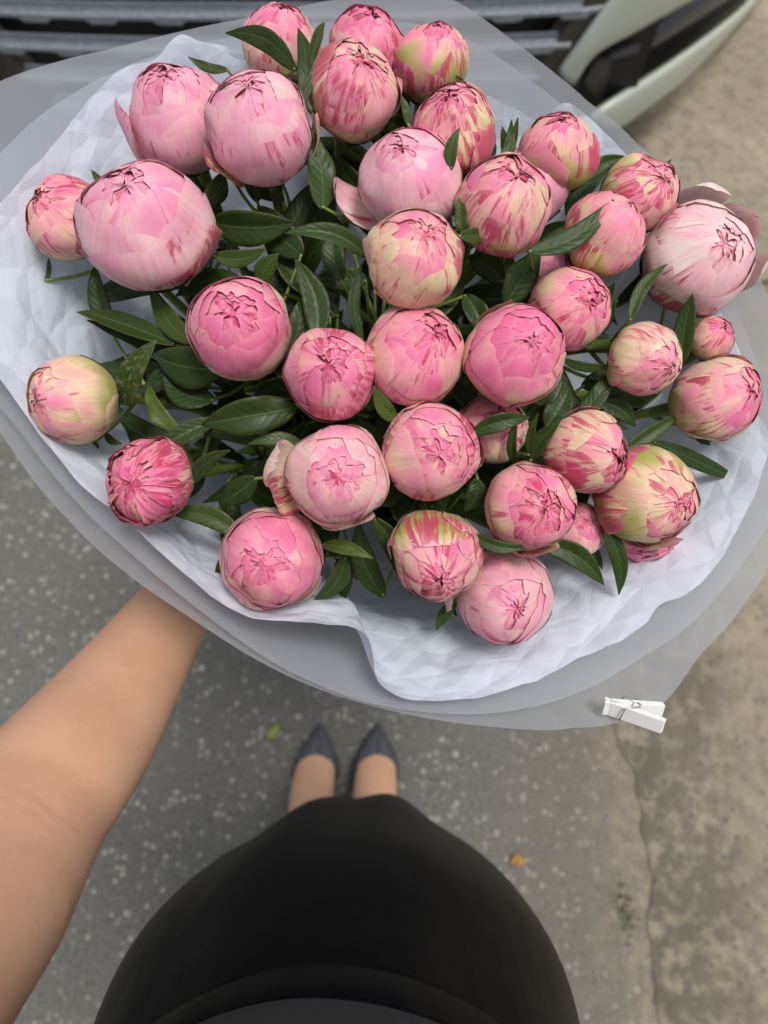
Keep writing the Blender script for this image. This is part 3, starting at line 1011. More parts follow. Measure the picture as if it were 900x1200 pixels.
def soft_waves(ang, t, arc, seed):
    h = 0.9 * np.sin(ang * 5 + seed + 1.3 * t) + 0.6 * np.sin(ang * 9 + 2.1 * seed - t * 2) + 0.5 * np.sin(ang * 3 + 0.7 * seed)
    rg = np.random.RandomState(int(seed) + 60)
    h = h * (0.3 + 0.7 * t)
    for i in range(16):                              # sharp fold lines, most of them starting at the rim
        a0, sl, t0 = rg.rand() * 6.283, rg.normal() * 0.5, rg.uniform(0.1, 0.75)
        dl = np.abs((ang - a0 - sl * (t - 1) + math.pi) % (2 * math.pi) - math.pi)
        h = h + rg.choice((-1, 1)) * rg.uniform(0.6, 1.6) * np.exp(-dl / rg.uniform(0.03, 0.12)) * sstep(t0, 1.0, t)
    return h


EXTX = 0.0
tissue_rim = [(-52, 330, .425), (-30, 268, .432), (20, 208, .445), (60, 168, .452), (112, 112, .462), (150, 84, .467), (180, 70, .470), (208, 42, .472), (232, 48, .474), (262, 52, .474), (300, 62, .475), (380, 70, .476), (470, 85, .475), (545, 122, .472),
              (572, 110, .466), (606, 122, .470), (632, 140, .472), (662, 122, .466), (700, 146, .468), (738, 186, .468), (790, 240, .465), (828, 300, .462), (850, 360, .458), (868, 410, .455), (884, 470, .452), (905, 508, .448), (896, 552, .448), (872, 602, .444), (842, 652, .440), (806, 694, .436),
              (778, 708, .434), (752, 736, .430), (700, 762, .428), (620, 800, .424), (560, 818, .420), (500, 824, .420), (446, 804, .420), (428, 748, .420), (360, 730, .419), (296, 722, .418), (250, 694, .418), (186, 652, .416), (122, 594, .415), (60, 528, .415), (2, 446, .416), (-42, 388, .420)]
film_rim = [(-150, 300, .455), (-110, 190, .465), (-50, 122, .474), (0, 96, .480), (60, 74, .486), (130, 53, .490), (220, 32, .492), (300, 20, .493), (372, 8, .493), (440, -2, .492), (500, -8, .490), (540, 6, .488), (590, 40, .486), (640, 78, .484), (690, 116, .482), (742, 158, .480), (800, 212, .477),
            (858, 282, .472), (900, 352, .467), (932, 450, .462), (934, 560, .455), (902, 660, .448), (868, 718, .444), (822, 768, .440), (778, 822, .437), (720, 845, .435), (660, 853, .433), (590, 852, .432), (510, 846, .431), (430, 829, .431), (360, 804, .431), (290, 768, .431), (228, 728, .431), (166, 684, .431), (104, 630, .431), (50, 572, .432), (0, 508, .433), (-60, 430, .438), (-120, 370, .446)]
inner_rim = [(-120, 330, .446), (-80, 262, .452), (-30, 208, .460), (30, 150, .468), (84, 112, .474), (150, 76, .479), (220, 52, .482), (300, 34, .484), (380, 24, .485), (460, 22, .484), (520, 32, .482), (570, 58, .480), (620, 96, .478), (676, 142, .475), (730, 188, .472), (790, 244, .468), (840, 318, .463), (880, 400, .459), (908, 500, .454), (902, 590, .449), (872, 650, .445),
             (836, 702, .441), (800, 740, .437), (752, 772, .434), (690, 806, .431), (620, 830, .429), (540, 838, .428), (470, 832, .4275), (400, 812, .427), (330, 780, .427), (262, 738, .427), (196, 690, .426), (132, 634, .426), (70, 566, .426), (16, 496, .427), (-50, 420, .430), (-100, 380, .438)]
V, F = wrap_surface(tissue_rim, 620, 130, 0.80, 0.021, crumple, 0.0050, 11, 0.06)
ti = mesh_obj('tissue_paper', V - BIND, F, M['tissue']); ti.location = tuple(BIND)
tag(ti, 'crumpled white tissue paper lining around the peonies', 'tissue paper')
V, F = wrap_surface(inner_rim, 420, 60, 0.74, 0.0235, soft_waves, 0.0022, 2, 0.09)
fi = mesh_obj('wrapping_film', V - BIND, F, M['film2']); fi.location = tuple(BIND)
tag(fi, 'frosted grey film sheet between the white tissue and the outermost film', 'wrapping film')
V, F = wrap_surface(film_rim, 420, 60, 0.68, 0.026, soft_waves, 0.0024, 5, 0.11)
fo = mesh_obj('wrapping_film', V - BIND, F, M['film']); fo.location = tuple(BIND)
tag(fo, 'outermost frosted film sheet whose rim carries the white clothespin', 'wrapping film')
# ribbon tie
rb = []
for a in np.linspace(0, 2 * math.pi, 48, endpoint=False):
    q = unit(np.cross(AXIS, [1, 0, 0])); r2 = np.cross(AXIS, q)
    for dz in (-0.008, 0.008):
        rb.append((q * math.cos(a) + r2 * math.sin(a)) * 0.0285 + AXIS * dz)
ro = mesh_obj('ribbon', rb, [(2 * i, 2 * i + 1, (2 * i + 3) % 96, (2 * i + 2) % 96) for i in range(48)], M['whitewood'])
ro.location = tuple(BIND); tag(ro, 'white ribbon tied round the gathered wrapping under the bouquet', 'ribbon')

# clothespin on the film rim
cpo = P(742, 834, 0.432)
pin = empty('clothespin', cpo, 'tiny white wooden clothespin clipped to the frosted film rim', 'clothespin')
cx_, cy_, cz_ = unit(P(775, 838, 0.432) - P(712, 828, 0.436)), None, None
cn_ = unit(CAM - cpo)
cy0 = unit(np.cross(cn_, cx_)); cz0 = np.cross(cx_, cy0)
cy_ = cy0 * math.cos(R(48)) - cz0 * math.sin(R(48)); cz_ = np.cross(cx_, cy_)


def pinloc(x, y, z):
    return cx_ * x + cy_ * y + cz_ * z


for s, tilt in ((1, 0.10), (-1, -0.24)):
    poly = [(-0.0165, 0.0003), (-0.0165, 0.0018), (-0.012, 0.0042), (0.001, 0.0046), (0.0165, 0.0052), (0.0175, 0.0022), (0.004, 0.0012)]
    ca, sa = math.cos(tilt), math.sin(tilt)
    pts = []
    for x, y in poly:
        y *= s
        pts.append(pinloc(x * ca - y * sa * 1.0, x * sa + y * ca, -0.0048))
    MB().prism(pts, cz_ * 0.0095).build('clothespin_half', M['whitewood'], pin, bevel=0.0004)
sp_ = MB()
coil = [pinloc(0.001 + 0.0022 * math.cos(a), 0.0022 * math.sin(a), 0.0055 - 0.011 * (i / 60)) for i, a in enumerate(np.linspace(0, 10 * math.pi, 61))]
sp_.tube(coil, [0.00045] * 61, 6)
for s in (1, -1):
    sp_.tube([pinloc(0.001, 0.002 * s, 0.0055), pinloc(-0.006, 0.0052 * s, 0.0055), pinloc(-0.0075, 0.0052 * s, -0.003)], [0.00045] * 3, 6)
sp_.build('spring', M['wire'], pin, True)

# ------------------------------------------------------------------ peonies
def dome(px, py):
    r = math.hypot(px - 465, py - 400) / 430
    return 0.405 + 0.055 * min(r, 1.1) ** 2


LUMP = [0.0]


def petal_geo(phi, Wd, th0, th1, rad, spiral, curl, jag, seed, kz=0.95, nu=17, nv=15, rnd=0.22, dent=0.02, cup=0.0, flop=0.0):
    """One petal lying on the bud: rows from foot to lip. Returns verts, uv."""
    u = np.linspace(-1, 1, nu)[None, :].repeat(nv, 0)
    v = np.linspace(0, 1, nv)[:, None].repeat(nu, 1)
    vm = 1 - rnd * np.abs(u) ** 3.6 + jag * (vnoise(u * 2.3 + seed * 3.1, seed * 1.7, 0, 1) + 0.6 * vnoise(u * 6.1 + seed * 5.3, seed * 2.2, 0, 2))
    vm = vm - 0.05 * np.exp(-((u - 0.4 * math.sin(seed * 9.1)) / 0.10) ** 2) * (jag > 0.03)
    vv = v * np.clip(vm, 0.3, 1.08)
    th = th0 + (th1 - th0) * vv
    wf = 0.50 + 0.50 * np.sin(np.minimum(vv / 0.5, 1) * math.pi / 2)
    az = phi + u * Wd * wf + 0.12 * math.sin(seed * 4.7) * vv
    az = az + 0.05 * vnoise(u * 1.5 + seed, vv * 2.0, seed, 5)
    lipz = sstep(0.74, 1.0, v)
    r = rad * (1 + spiral * u + dent * vnoise(u * 1.4 + seed * 2.3, vv * 2.2, seed, 7) + (0.004 + 0.2 * max(0.0, dent - 0.01)) * vnoise(u * 4 + seed, vv * 2.6, seed, 8) + curl * lipz * (0.5 + 0.5 * vnoise(u * 2.2 + seed, 3.3, seed, 9)) + cup * lipz + 0.006 * np.abs(u) ** 5)
    r = r + flop * np.sin(np.clip(vv, 0, 1) * 2.0) ** 1.4 * (1 - 0.25 * np.abs(u) ** 2 + 0.35 * vnoise(u * 1.1 + seed, vv * 1.4, seed, 31))
    sn = np.sin(th)
    dx_, dy_, dz_ = sn * np.cos(az), sn * np.sin(az), -np.cos(th)
    r = r * (1 + 0.10 * vnoise(dx_ * 1.3 + LUMP[0], dy_ * 1.3 + 4.4, dz_ * 1.1, 17) + 0.042 * vnoise(dx_ * 2.9, dy_ * 2.9 + LUMP[0], dz_ * 2.9, 18))
    x, y, z = r * sn * np.cos(az), r * sn * np.sin(az), -r * np.cos(th) * kz
    return np.stack([x, y, z], -1).reshape(-1, 3), np.stack([(u + 1) / 2, v], -1).reshape(-1, 2)


D2 = math.pi / 180


def make_flower(root, M4, kind, pink, streak, green, pale, opn, seed, squash):
    rg = random.Random(seed)
    LUMP[0] = seed * 3.77
    inv = M4

    def add(name, geo, pc, nu=17, nv=15, mat='petal'):
        v, uv = geo
        o = mesh_obj(name, v, grid_faces(nu, nv), M[mat], root, True, uv, {'pc': pc[0], 'pd': pc[1]})
        o.matrix_local = inv
        return o

    def cols(dp=0.0, ds=0.0, dg=1.0, dpl=0.0):
        c = lambda x: max(0.0, min(1.0, x))
        return ((c(pink + dp + rg.uniform(-.24, .24) * (0.4 if kind == 'smooth' else 1)), c(streak + ds + rg.uniform(-.22, .22)), c(green * dg), 1.0), (c(pale + dpl), rg.random(), rg.random(), 1.0))

    ph0 = rg.uniform(0, 6.28)
    skew, skd = rg.uniform(3, 13), rg.uniform(0, 6.28)
    # count, radius, half width, reach from/to (degrees from the foot), pink, streak, green, raggedness
    if kind == 'smooth':
        layers = [(2, 1.014, 58, 70, 96, -0.30, 0.30, 1.0, 0.05), (3, 1.00, 84, 104, 144, 0.0, -0.05, 0.5, 0.04), (3, 0.968, 80, 128, 160, 0.04, -0.25, 0.1, 0.04), (4, 0.936, 64, 148, 168, 0.06, -0.3, 0.0, 0.03), (4, 0.904, 60, 160, 175, 0.10, -0.2, 0, 0.035)]
    elif kind == 'ruffle':
        layers = [(4, 1.0, 54, 70, 100, -0.12, 0.25, 1.0, 0.07), (7, 0.985, 34, 104, 136, 0.0, 0.20, 0.5, 0.10), (9, 0.97, 27, 122, 152, 0.08, 0.15, 0.2, 0.12), (10, 0.95, 24, 140, 166, 0.10, 0.1, 0, 0.12)]
    else:
        layers = [(rg.choice((2, 3, 3)), 1.016, 44, 66, 116, -0.30, 0.26, 1.3, 0.05), (3, 1.0, 70, 104, 146, -0.18, 0.10, 1.0, 0.05), (4, 0.968, 62, 126, 160, -0.02, -0.06, 0.7, 0.045), (4, 0.936, 58, 145, 169, 0.08, -0.14, 0.2, 0.045), (5, 0.904, 50, 158, 174, 0.14, -0.14, 0.0, 0.045)]
    for li, (cnt, rad, Wd, ta, tb, dp, ds, dg, jag) in enumerate(layers):
        ph = ph0 + li * 0.9
        sgn = rg.choice((-1, 1))
        for k in range(cnt):
            t1 = rg.uniform(ta, tb) + (skew * math.cos(ph + 2 * math.pi * k / cnt - skd) if li else 0) + (rg.choice((0, 0, 16)) if li >= 3 and k == 0 else 0) - (opn * (26, 24, 22, 18, 14)[li] if li else 0)
            w = Wd * rg.uniform(0.82, 1.16)
            sd = rg.random() * 40
            add('petal', petal_geo(ph + 2 * math.pi * k / cnt + rg.uniform(-.22, .22), w * D2, (8 + 3 * li) * D2, t1 * D2, rad * rg.uniform(0.998, 1.002), sgn * rg.uniform(0.008, 0.012), (0.030 if li < 2 else 0.066) + 0.05 * (kind == 'ruffle'), jag, sd,
                                    squash, 17, 15, rg.uniform(0.12, 0.30), 0.005 + 0.035 * (kind == 'ruffle'), (-0.014, -0.026, -0.026, -0.020, -0.012)[li]), cols(dp, ds, dg))
    for k in range(rg.choice((0, 1, 1, 2)) if kind == 'bud' else 0):     # guard petals that have sprung loose
        add('petal', petal_geo(rg.uniform(0, 6.28), rg.uniform(20, 32) * D2, 25 * D2, rg.uniform(84, 128) * D2, 1.01, 0.012, 0.05, 0.09, rg.random() * 40, squash, 17, 15, 0.35, 0.03, 0.0, rg.uniform(0.03, 0.10)), cols(-0.22, 0.22, 1.0))
    # tightly folded heart, too crowded to take apart
    nu, nv = 9, 9
    V, UV, Fc, A1, A2 = [], [], [], [], []
    cnts = ((6, 0.912, 40, 160, 176, 0.04), (7, 0.900, 36, 163, 178, 0.05), (7, 0.888, 38, 165, 179, 0.06), (6, 0.876, 44, 166, 180, 0.07), (5, 0.866, 52, 168, 181, 0.07))
    for ci, (cnt, rad, Wd, ta, tb, jag) in enumerate(cnts):
        for k in range(cnt):
            t1 = rg.uniform(ta, tb) - opn * (15, 12, 9, 6, 2)[ci]
            v, uv = petal_geo(ph0 + ci * 0.6 + 2 * math.pi * k / cnt + rg.uniform(-.4, .4), Wd * D2, 95 * D2, t1 * D2, (rad - 0.022 - 0.05 * opn) * rg.uniform(0.985, 1.02), rg.uniform(-.03, .03), 0.06, jag * 1.6, rg.random() * 40, squash, nu, nv, 0.35, 0.05)
            b = len(V)
            V += list(v); UV += list(uv); Fc += grid_faces(nu, nv, off=b)
            c1, c2 = cols(0.10 + 0.05 * ci, -0.06 + 0.05 * ci, 0, 0.0)
            A1 += [c1] * len(v); A2 += [c2] * len(v)
    # closing dome deep inside
    b = len(V); n = 14
    for j in range(8):
        th = (70 + j * 15.5) * D2
        for i in range(n):
            a = 2 * math.pi * i / n
            r = (0.82 - 0.05 * opn) * (1 + 0.05 * rg.uniform(-1, 1))
            V.append((r * math.sin(th) * math.cos(a), r * math.sin(th) * math.sin(a), -r * math.cos(th) * squash)); UV.append((i / n, 0.6 + j / 20))
    Fc += grid_faces(n, 8, True, b)
    Fc.append(tuple(b + 7 * n + i for i in range(n)))
    c1, c2 = cols(0.3, 0.35, 0, -0.4)
    A1 += [c1] * (8 * n); A2 += [c2] * (8 * n)
    o = mesh_obj('inner_petals', V, Fc, M['petal'], root, True, np.array(UV), {'pc': np.array(A1), 'pd': np.array(A2)})
    o.matrix_local = inv
    o['kind'] = 'stuff'
    # sepals hugging the foot
    for k in range(rg.choice((3, 4, 4))):
        sd = rg.random() * 40
        v, uv = petal_geo(ph0 + 0.5 + k * 1.6 + rg.uniform(-.2, .2), rg.uniform(30, 44) * D2, 2 * D2, rg.uniform(40, 62) * D2, 1.025, 0.005, 0.04, 0.03, sd, squash, 11, 9, 0.5, 0.03)
        s = mesh_obj('sepal', v, grid_faces(11, 9), M['leaf'], root, True, uv, {'pc': (rg.uniform(.35, .9), rg.random(), 0.15, 1)})
        s.matrix_local = inv
    return add, cols, rg


def basis(axis, seed):
    z = unit(axis)
    x = unit(np.cross(z, [0.3, 0.1, 0.95] if abs(z[2]) < 0.9 else [1, 0, 0.1]))
    y = np.cross(z, x)
    return np.stack([x, y, z], 1)


# px, py, diameter px, tip px, tip py, depth offset, kind, pink, streak, green, pale, open, squash, label
FL = [
    (172, 265, 152, 152, 218, -.012, 'smooth', .52, .22, .4, .85, .25, .92, 'biggest smooth pale pink peony, its lower side torn into cream and crimson shreds'),
    (212, 140, 118, 196, 92, .006, 'smooth', .54, .34, .4, .80, .3, 1.0, 'smooth pink peony by the tissue with an upright outer petal standing off its side'),
    (303, 150, 126, 292, 104, -.012, 'smooth', .50, .30, .5, .82, .1, .98, 'smooth pale pink peony with a brown green foot, leaning on another smooth bloom'),
    (80, 255, 94, 48, 232, -.006, 'bud', .38, .50, .5, .1, .2, 1.0, 'cream and crimson peony bud pressed between the tissue and the biggest pale bloom'),
    (328, 52, 88, 336, 14, .012, 'bud', .42, .40, .4, .3, .2, 1.0, 'peach pink bud behind a long dark pointed leaf at the back of the bouquet'),
    (430, 58, 92, 436, 20, .014, 'bud', .62, .36, .3, .2, .2, .95, 'rose pink bud peeping out behind a cream streaked bud at the bouquet back'),
    (413, 106, 108, 424, 72, -.008, 'bud', .26, .58, .8, .15, .35, .98, 'cream bud with ragged crimson flames and a green foot'),
    (505, 72, 84, 512, 34, .010, 'bud', .55, .42, .9, .1, .2, 1.05, 'tall narrow pink bud with a green foot at the back edge'),
    (530, 154, 102, 524, 116, .000, 'bud', .42, .58, .6, .1, .25, 1.0, 'crimson veined cream bud with a small leaf lying against its front'),
    (481, 211, 122, 470, 172, .002, 'smooth', .54, .20, .3, .9, .05, .95, 'glossy smooth baby pink bloom behind a peach bud, one petal peeled away'),
    (590, 242, 112, 604, 208, -.010, 'bud', .34, .52, .9, .15, .4, 1.0, 'cream and green bud whose pointed tip opens in bright pink'),
    (652, 180, 92, 658, 142, .004, 'bud', .46, .34, .8, .1, .2, 1.02, 'peach pink bud with a lime green foot in front of a tissue corner'),
    (626, 214, 86, 636, 176, .020, 'smooth', .55, .2, .2, .75, .3, 1.0, 'half hidden pale pink bloom with white petal tips behind a cream and green bud'),
    (710, 276, 98, 736, 240, -.006, 'bud', .44, .46, .7, .1, .4, 1.0, 'pink tipped cream bud with a dark leaf lying across its side'),
    (748, 229, 86, 776, 210, .006, 'bud', .34, .62, 1.0, .1, .2, 1.05, 'lime and crimson flamed bud next to the frosted film'),
    (818, 304, 124, 850, 284, .000, 'smooth', .12, .30, .3, 1.0, .6, .95, 'loosely opened blush white bloom with petals folding back over the film'),
    (487, 306, 118, 500, 276, -.016, 'bud', .28, .22, .4, .1, .15, .98, 'round peach bud with a tiny star shaped opening'),
    (281, 386, 120, 274, 366, -.006, 'bud', .62, .24, .2, .25, .85, .92, 'rose pink peony whose squared opening shows a dark crimson heart'),
    (389, 437, 108, 386, 428, -.010, 'bud', .66, .56, .3, .2, .7, 1.02, 'oval pink bud with a crowded petal tip and crimson brush marks'),
    (487, 417, 118, 512, 388, .000, 'bud', .54, .34, .3, .1, .3, .98, 'pink and cream bud with a ragged star opening under a round peach bud'),
    (603, 416, 116, 624, 400, -.010, 'bud', .78, .14, .8, .1, .1, .96, 'hot pink globe shaped bud with one lime green cheek'),
    (668, 362, 96, 692, 354, .004, 'bud', .50, .40, .5, .1, .3, .98, 'cream cheeked pink bud tucked behind the hot pink globe bud'),
    (652, 322, 76, 664, 300, .030, 'smooth', .55, .3, .1, .4, .3, .98, 'dusky pink bloom in the shade, mostly hidden under a dark leaf'),
    (756, 420, 88, 786, 432, -.004, 'bud', .36, .24, .6, .2, .1, .98, 'cream green bud with a pink face turned towards the film'),
    (832, 397, 52, 846, 384, .012, 'bud', .46, .50, .5, .0, .1, 1.05, 'tiny orange pink bud squeezed under the blush white bloom'),
    (842, 466, 100, 880, 456, -.006, 'bud', .42, .30, .5, .2, .15, 1.0, 'peach pink bud on a thick green stem, hanging over the tissue edge'),
    (86, 468, 100, 46, 470, -.026, 'bud', .24, .24, .7, .1, .05, 1.02, 'cream bud with a dark bruise and green sepals resting on the tissue fold'),
    (175, 566, 104, 152, 570, -.026, 'ruffle', .62, .66, .5, .15, .5, .98, 'shaggy crimson and pink peony with finely shredded petals'),
    (396, 557, 120, 396, 560, -.012, 'bud', .52, .20, .1, .60, .5, .96, 'soft pink peony with a curled crimson backed petal hanging off its side'),
    (505, 530, 112, 516, 534, -.004, 'bud', .40, .40, .3, .25, .6, .95, 'cream and pink bud with a blocky opening and one brown torn cheek'),
    (577, 500, 82, 582, 486, .022, 'bud', .48, .36, .2, .25, .3, 1.0, 'small pale bud half covered by narrow leaves'),
    (690, 532, 98, 722, 536, -.002, 'bud', .36, .56, .3, .1, .5, 1.05, 'cream bud with long crimson dashes and a ragged pink mouth'),
    (622, 594, 108, 640, 594, -.010, 'bud', .42, .54, .9, .15, .6, .96, 'cream and lime bud with a bright pink cup shaped opening'),
    (757, 582, 114, 796, 592, -.006, 'bud', .20, .56, 1.0, .1, .35, 1.02, 'large lime green and cream bud with crimson wedges, near the tissue rim'),
    (320, 657, 122, 306, 662, -.006, 'bud', .62, .14, .4, .25, .7, .94, 'round rose pink peony with a dark red heart lying on the tissue'),
    (512, 651, 106, 516, 682, -.010, 'bud', .40, .46, 1.0, .25, .25, 1.0, 'downward facing bud, green at the crown and pink at the lips'),
    (590, 700, 114, 606, 716, .004, 'smooth', .46, .16, .1, .75, .7, .95, 'lowest hanging candy pink bloom with layered petals, over the tissue'),
    (680, 620, 60, 690, 610, .016, 'bud', .52, .44, .1, .4, .2, 1.0, 'small pink bud hidden behind the cream and lime cup shaped bud'),
    (754, 622, 78, 762, 646, .022, 'bud', .60, .34, .0, .4, .3, 1.0, 'pink bloom peeking from under the large lime and cream bud'),
]
GROUP = 'peonies in the bouquet'
peonies = []
for i, (px, py, dm, tx, ty, do, kind, pink, streak, green, pale, opn, squash, label) in enumerate(FL):
    d = dome(px, py) + do
    c = P(px, py, d)
    rad = dm / 2 / FPX * d * 1.0
    ray = unit(CAM - c)
    ex = unit(RGT - ray * np.dot(RGT, ray)); ey = np.cross(ray, ex)
    ox, oy = (tx - px) / (dm / 2), -(ty - py) / (dm / 2)
    q = math.hypot(ox, oy)
    if q > 0.94: ox, oy = ox / q * 0.94, oy / q * 0.94
    ax = unit(ex * ox + ey * oy + ray * math.sqrt(max(0.02, 1 - ox * ox - oy * oy)))
    rgs = random.Random(500 + i)
    aa = rgs.uniform(0, 6.28)
    low = BIND + AXIS * (-0.10) + unit(np.cross(AXIS, [math.cos(aa), math.sin(aa), 0.3])) * rgs.uniform(0.002, 0.013)
    tie = BIND + unit(np.cross(AXIS, [math.cos(aa), math.sin(aa), 0.3])) * rgs.uniform(0.002, 0.014)
    root = empty('peony', low, label, 'peony', GROUP)
    B3 = basis(ax, i)
    m4 = Matrix(((*(B3[0] * rad), c[0] - low[0]), (*(B3[1] * rad), c[1] - low[1]), (*(B3[2] * rad), c[2] - low[2]), (0, 0, 0, 1)))
    add, cols, rg = make_flower(root, m4, kind, pink, streak, green, pale, opn, 100 + i, squash)
    foot = c - ax * rad * 0.93 * squash
    radial = c - BIND
    k1 = foot - ax * 0.035
    k2 = BIND + AXIS * 0.10 + (foot - BIND - AXIS * np.dot(foot - BIND, AXIS)) * 0.34
    sp3 = catmull([foot + ax * 0.006, foot - ax * 0.008, k1 * 0.75 + (k2 * 0.25), k2, tie, low], 26, False)
    rr = np.linspace(0.0031, 0.0026, 26); rr[:2] = (0.006, 0.0045)
    v, f = tube_geo(sp3, rr, 9)
    mesh_obj('stem', np.array(v) - low, f, M['stem'], root)
    peonies.append(dict(root=root, c=c, low=low, stem=sp3, px=px, py=py, d=d, ax=ax, rad=rad, add=add, cols=cols, m4=m4, B3=B3, sq=squash, ray=ray, ex=ex, ey=ey))


def special_petal(i, img_dx, img_dy, Wd, t1, flop, dp, ds, pl=0.3, th0=20, rad=1.0, jag=0.05):
    """A petal that stands off bloom i towards the given image direction."""
    p = peonies[i]
    LUMP[0] = (100 + i) * 3.77
    dirw = p['ex'] * img_dx - p['ey'] * img_dy
    loc = p['B3'].T @ dirw
    phi = math.atan2(loc[1], loc[0])
    p['add']('petal', petal_geo(phi, Wd * D2, th0 * D2, t1 * D2, rad, 0.01, 0.08, jag, i * 1.37 + 0.3, p['sq'], 17, 15, 0.42, 0.05, 0.0, flop), p['cols'](dp, ds, 0.2, pl))


special_petal(1, -1.0, 0.1, 34, 128, 0.20, 0.0, 0.1, 0.1)
special_petal(9, -1.0, 0.1, 24, 100, 0.42, -0.25, 0.1, 0.1)
special_petal(28, -1.0, -0.15, 22, 112, 0.34, -0.25, 0.25, 0.0, jag=0.12)
special_petal(28, -1.0, 0.45, 20, 92, 0.36, -0.1, 0.55, -0.6, jag=0.12)
special_petal(15, 0.1, -1.0, 22, 122, 0.22, -0.3, -0.3, 0.0, jag=0.02)
special_petal(15, 0.8, -0.7, 22, 126, 0.16, -0.3, -0.3, 0.0, jag=0.02)
special_petal(15, 1.0, 0.0, 16, 128, 0.18, -0.3, -0.3, 0.0, jag=0.02)
special_petal(0, 0.85, 0.75, 30, 96, 0.06, -0.35, 0.45, -0.6, jag=0.10)
special_petal(2, -0.85, 0.55, 30, 92, 0.08, -0.4, 0.45, -0.6, jag=0.10)
special_petal(2, 1.0, 0.2, 22, 98, 0.10, -0.5, 0.3, -0.6, jag=0.10)
special_petal(9, 0.0, 1.0, 34, 80, 0.07, -0.5, 0.4, -0.8, jag=0.10)
special_petal(12, 0.4, -0.9, 30, 128, 0.08, -0.2, 0.0, 0.2)
special_petal(36, -0.9, -0.2, 30, 100, 0.26, -0.3, 0.1, -0.2, jag=0.10)
special_petal(16, -1.0, 0.3, 30, 116, 0.05, -0.2, -0.1, 0.0, jag=0.07)
special_petal(33, 0.4, 0.9, 26, 130, 0.08, 0.1, 0.0, 0.3, jag=0.03)

# ------------------------------------------------------------------ leaves
def leaf_geo(B, T, w, nrm, bend, fold, wave, seed, nu=9, nv=20, roll=0.0):
    ax = T - B
    L = np.linalg.norm(ax)
    t = ax / L
    n = unit(nrm - t * np.dot(nrm, t))
    s = np.cross(t, n)
    if roll:
        s2 = s * math.cos(roll) + n * math.sin(roll)
        n = n * math.cos(roll) - s * math.sin(roll); s = s2
    vs, uv = [], []
    side = 0.12 * math.sin(seed * 7.7)
    for j in range(nv):
        q = j / (nv - 1)
        hw = w / 2 * 1.95 * (q + 0.01) ** 0.68 * max(1 - q, 0) ** 0.92
        hw = max(hw, 0.0004)
        mid = B + ax * q + n * (bend * L * math.sin(math.pi * q)) + s * (side * L * math.sin(math.pi * q)) - n * (0.10 * L * max(0, q - 0.7) ** 2 * 4 * (1 if bend > 0 else -1))
        for i in range(nu):
            a = i / (nu - 1) * 2 - 1
            up = fold * abs(a) * hw + wave * hw * float(vnoise(a * 0.8 + seed, q * 5.0, seed, 3)) * abs(a) - 0.10 * hw * a * a
            vs.append(mid + s * (a * hw * (1 - 0.18 * fold)) + n * up)
            uv.append(((a + 1) / 2, q))
    return np.array(vs), np.array(uv)


def nearest_peony(px, py):
    return min(peonies, key=lambda p: (p['px'] - px) ** 2 + (p['py'] - py) ** 2)


lr = random.Random(77)


def put_leaf(bx, by, db, tx, ty, dt, wpx, light=0.1, dry=0.0, bend=None, tilt=None, fold=None, roll=None):
    """A leaflet from its stalk end to its tip; db, dt: metres behind (+) or before (-) the flower centres there."""
    B = P(bx, by, dome(bx, by) + db)
    T = P(tx, ty, dome(tx, ty) + dt)
    p = nearest_peony(bx, by)
    mid = (B + T) / 2
    view = unit(CAM - mid)
    sidev = unit(np.cross(view, T - B))
    tl = lr.uniform(-0.35, 0.35) if tilt is None else tilt
    nrm = view * math.cos(tl) + sidev * math.sin(tl)
    wm = wpx / FPX * dome(bx, by) * 1.12
    v, uv = leaf_geo(B, T, wm, nrm, lr.uniform(-0.05, 0.10) if bend is None else bend, lr.uniform(0.10, 0.40) if fold is None else fold, lr.uniform(0.1, 0.35), lr.random() * 30, roll=roll or 0.0)
    o = mesh_obj('leaf', v - p['low'], grid_faces(9, 20), M['leaf'], p['root'], True, uv, {'pc': (light, lr.random(), dry, 1)})
    so = o.modifiers.new('thickness', 'SOLIDIFY'); so.thickness = 0.0003
    # leaf stalk back to the stem
    st = p['stem']
    k = int(np.argmin(np.linalg.norm(st - (B + (B - T) * 0.25 + AXIS * -0.03), axis=1)))
    if np.linalg.norm(st[k] - B) < 0.12:
        sv, sf = tube_geo(catmull([B + (T - B) * 0.03, B * 0.6 + st[k] * 0.4 - AXIS * 0.004, st[k]], 10, False), np.linspace(0.0009, 0.0015, 10), 6)
        mesh_obj('leaf_stalk', np.array(sv) - p['low'], sf, M['stem'], p['root'])
    return o


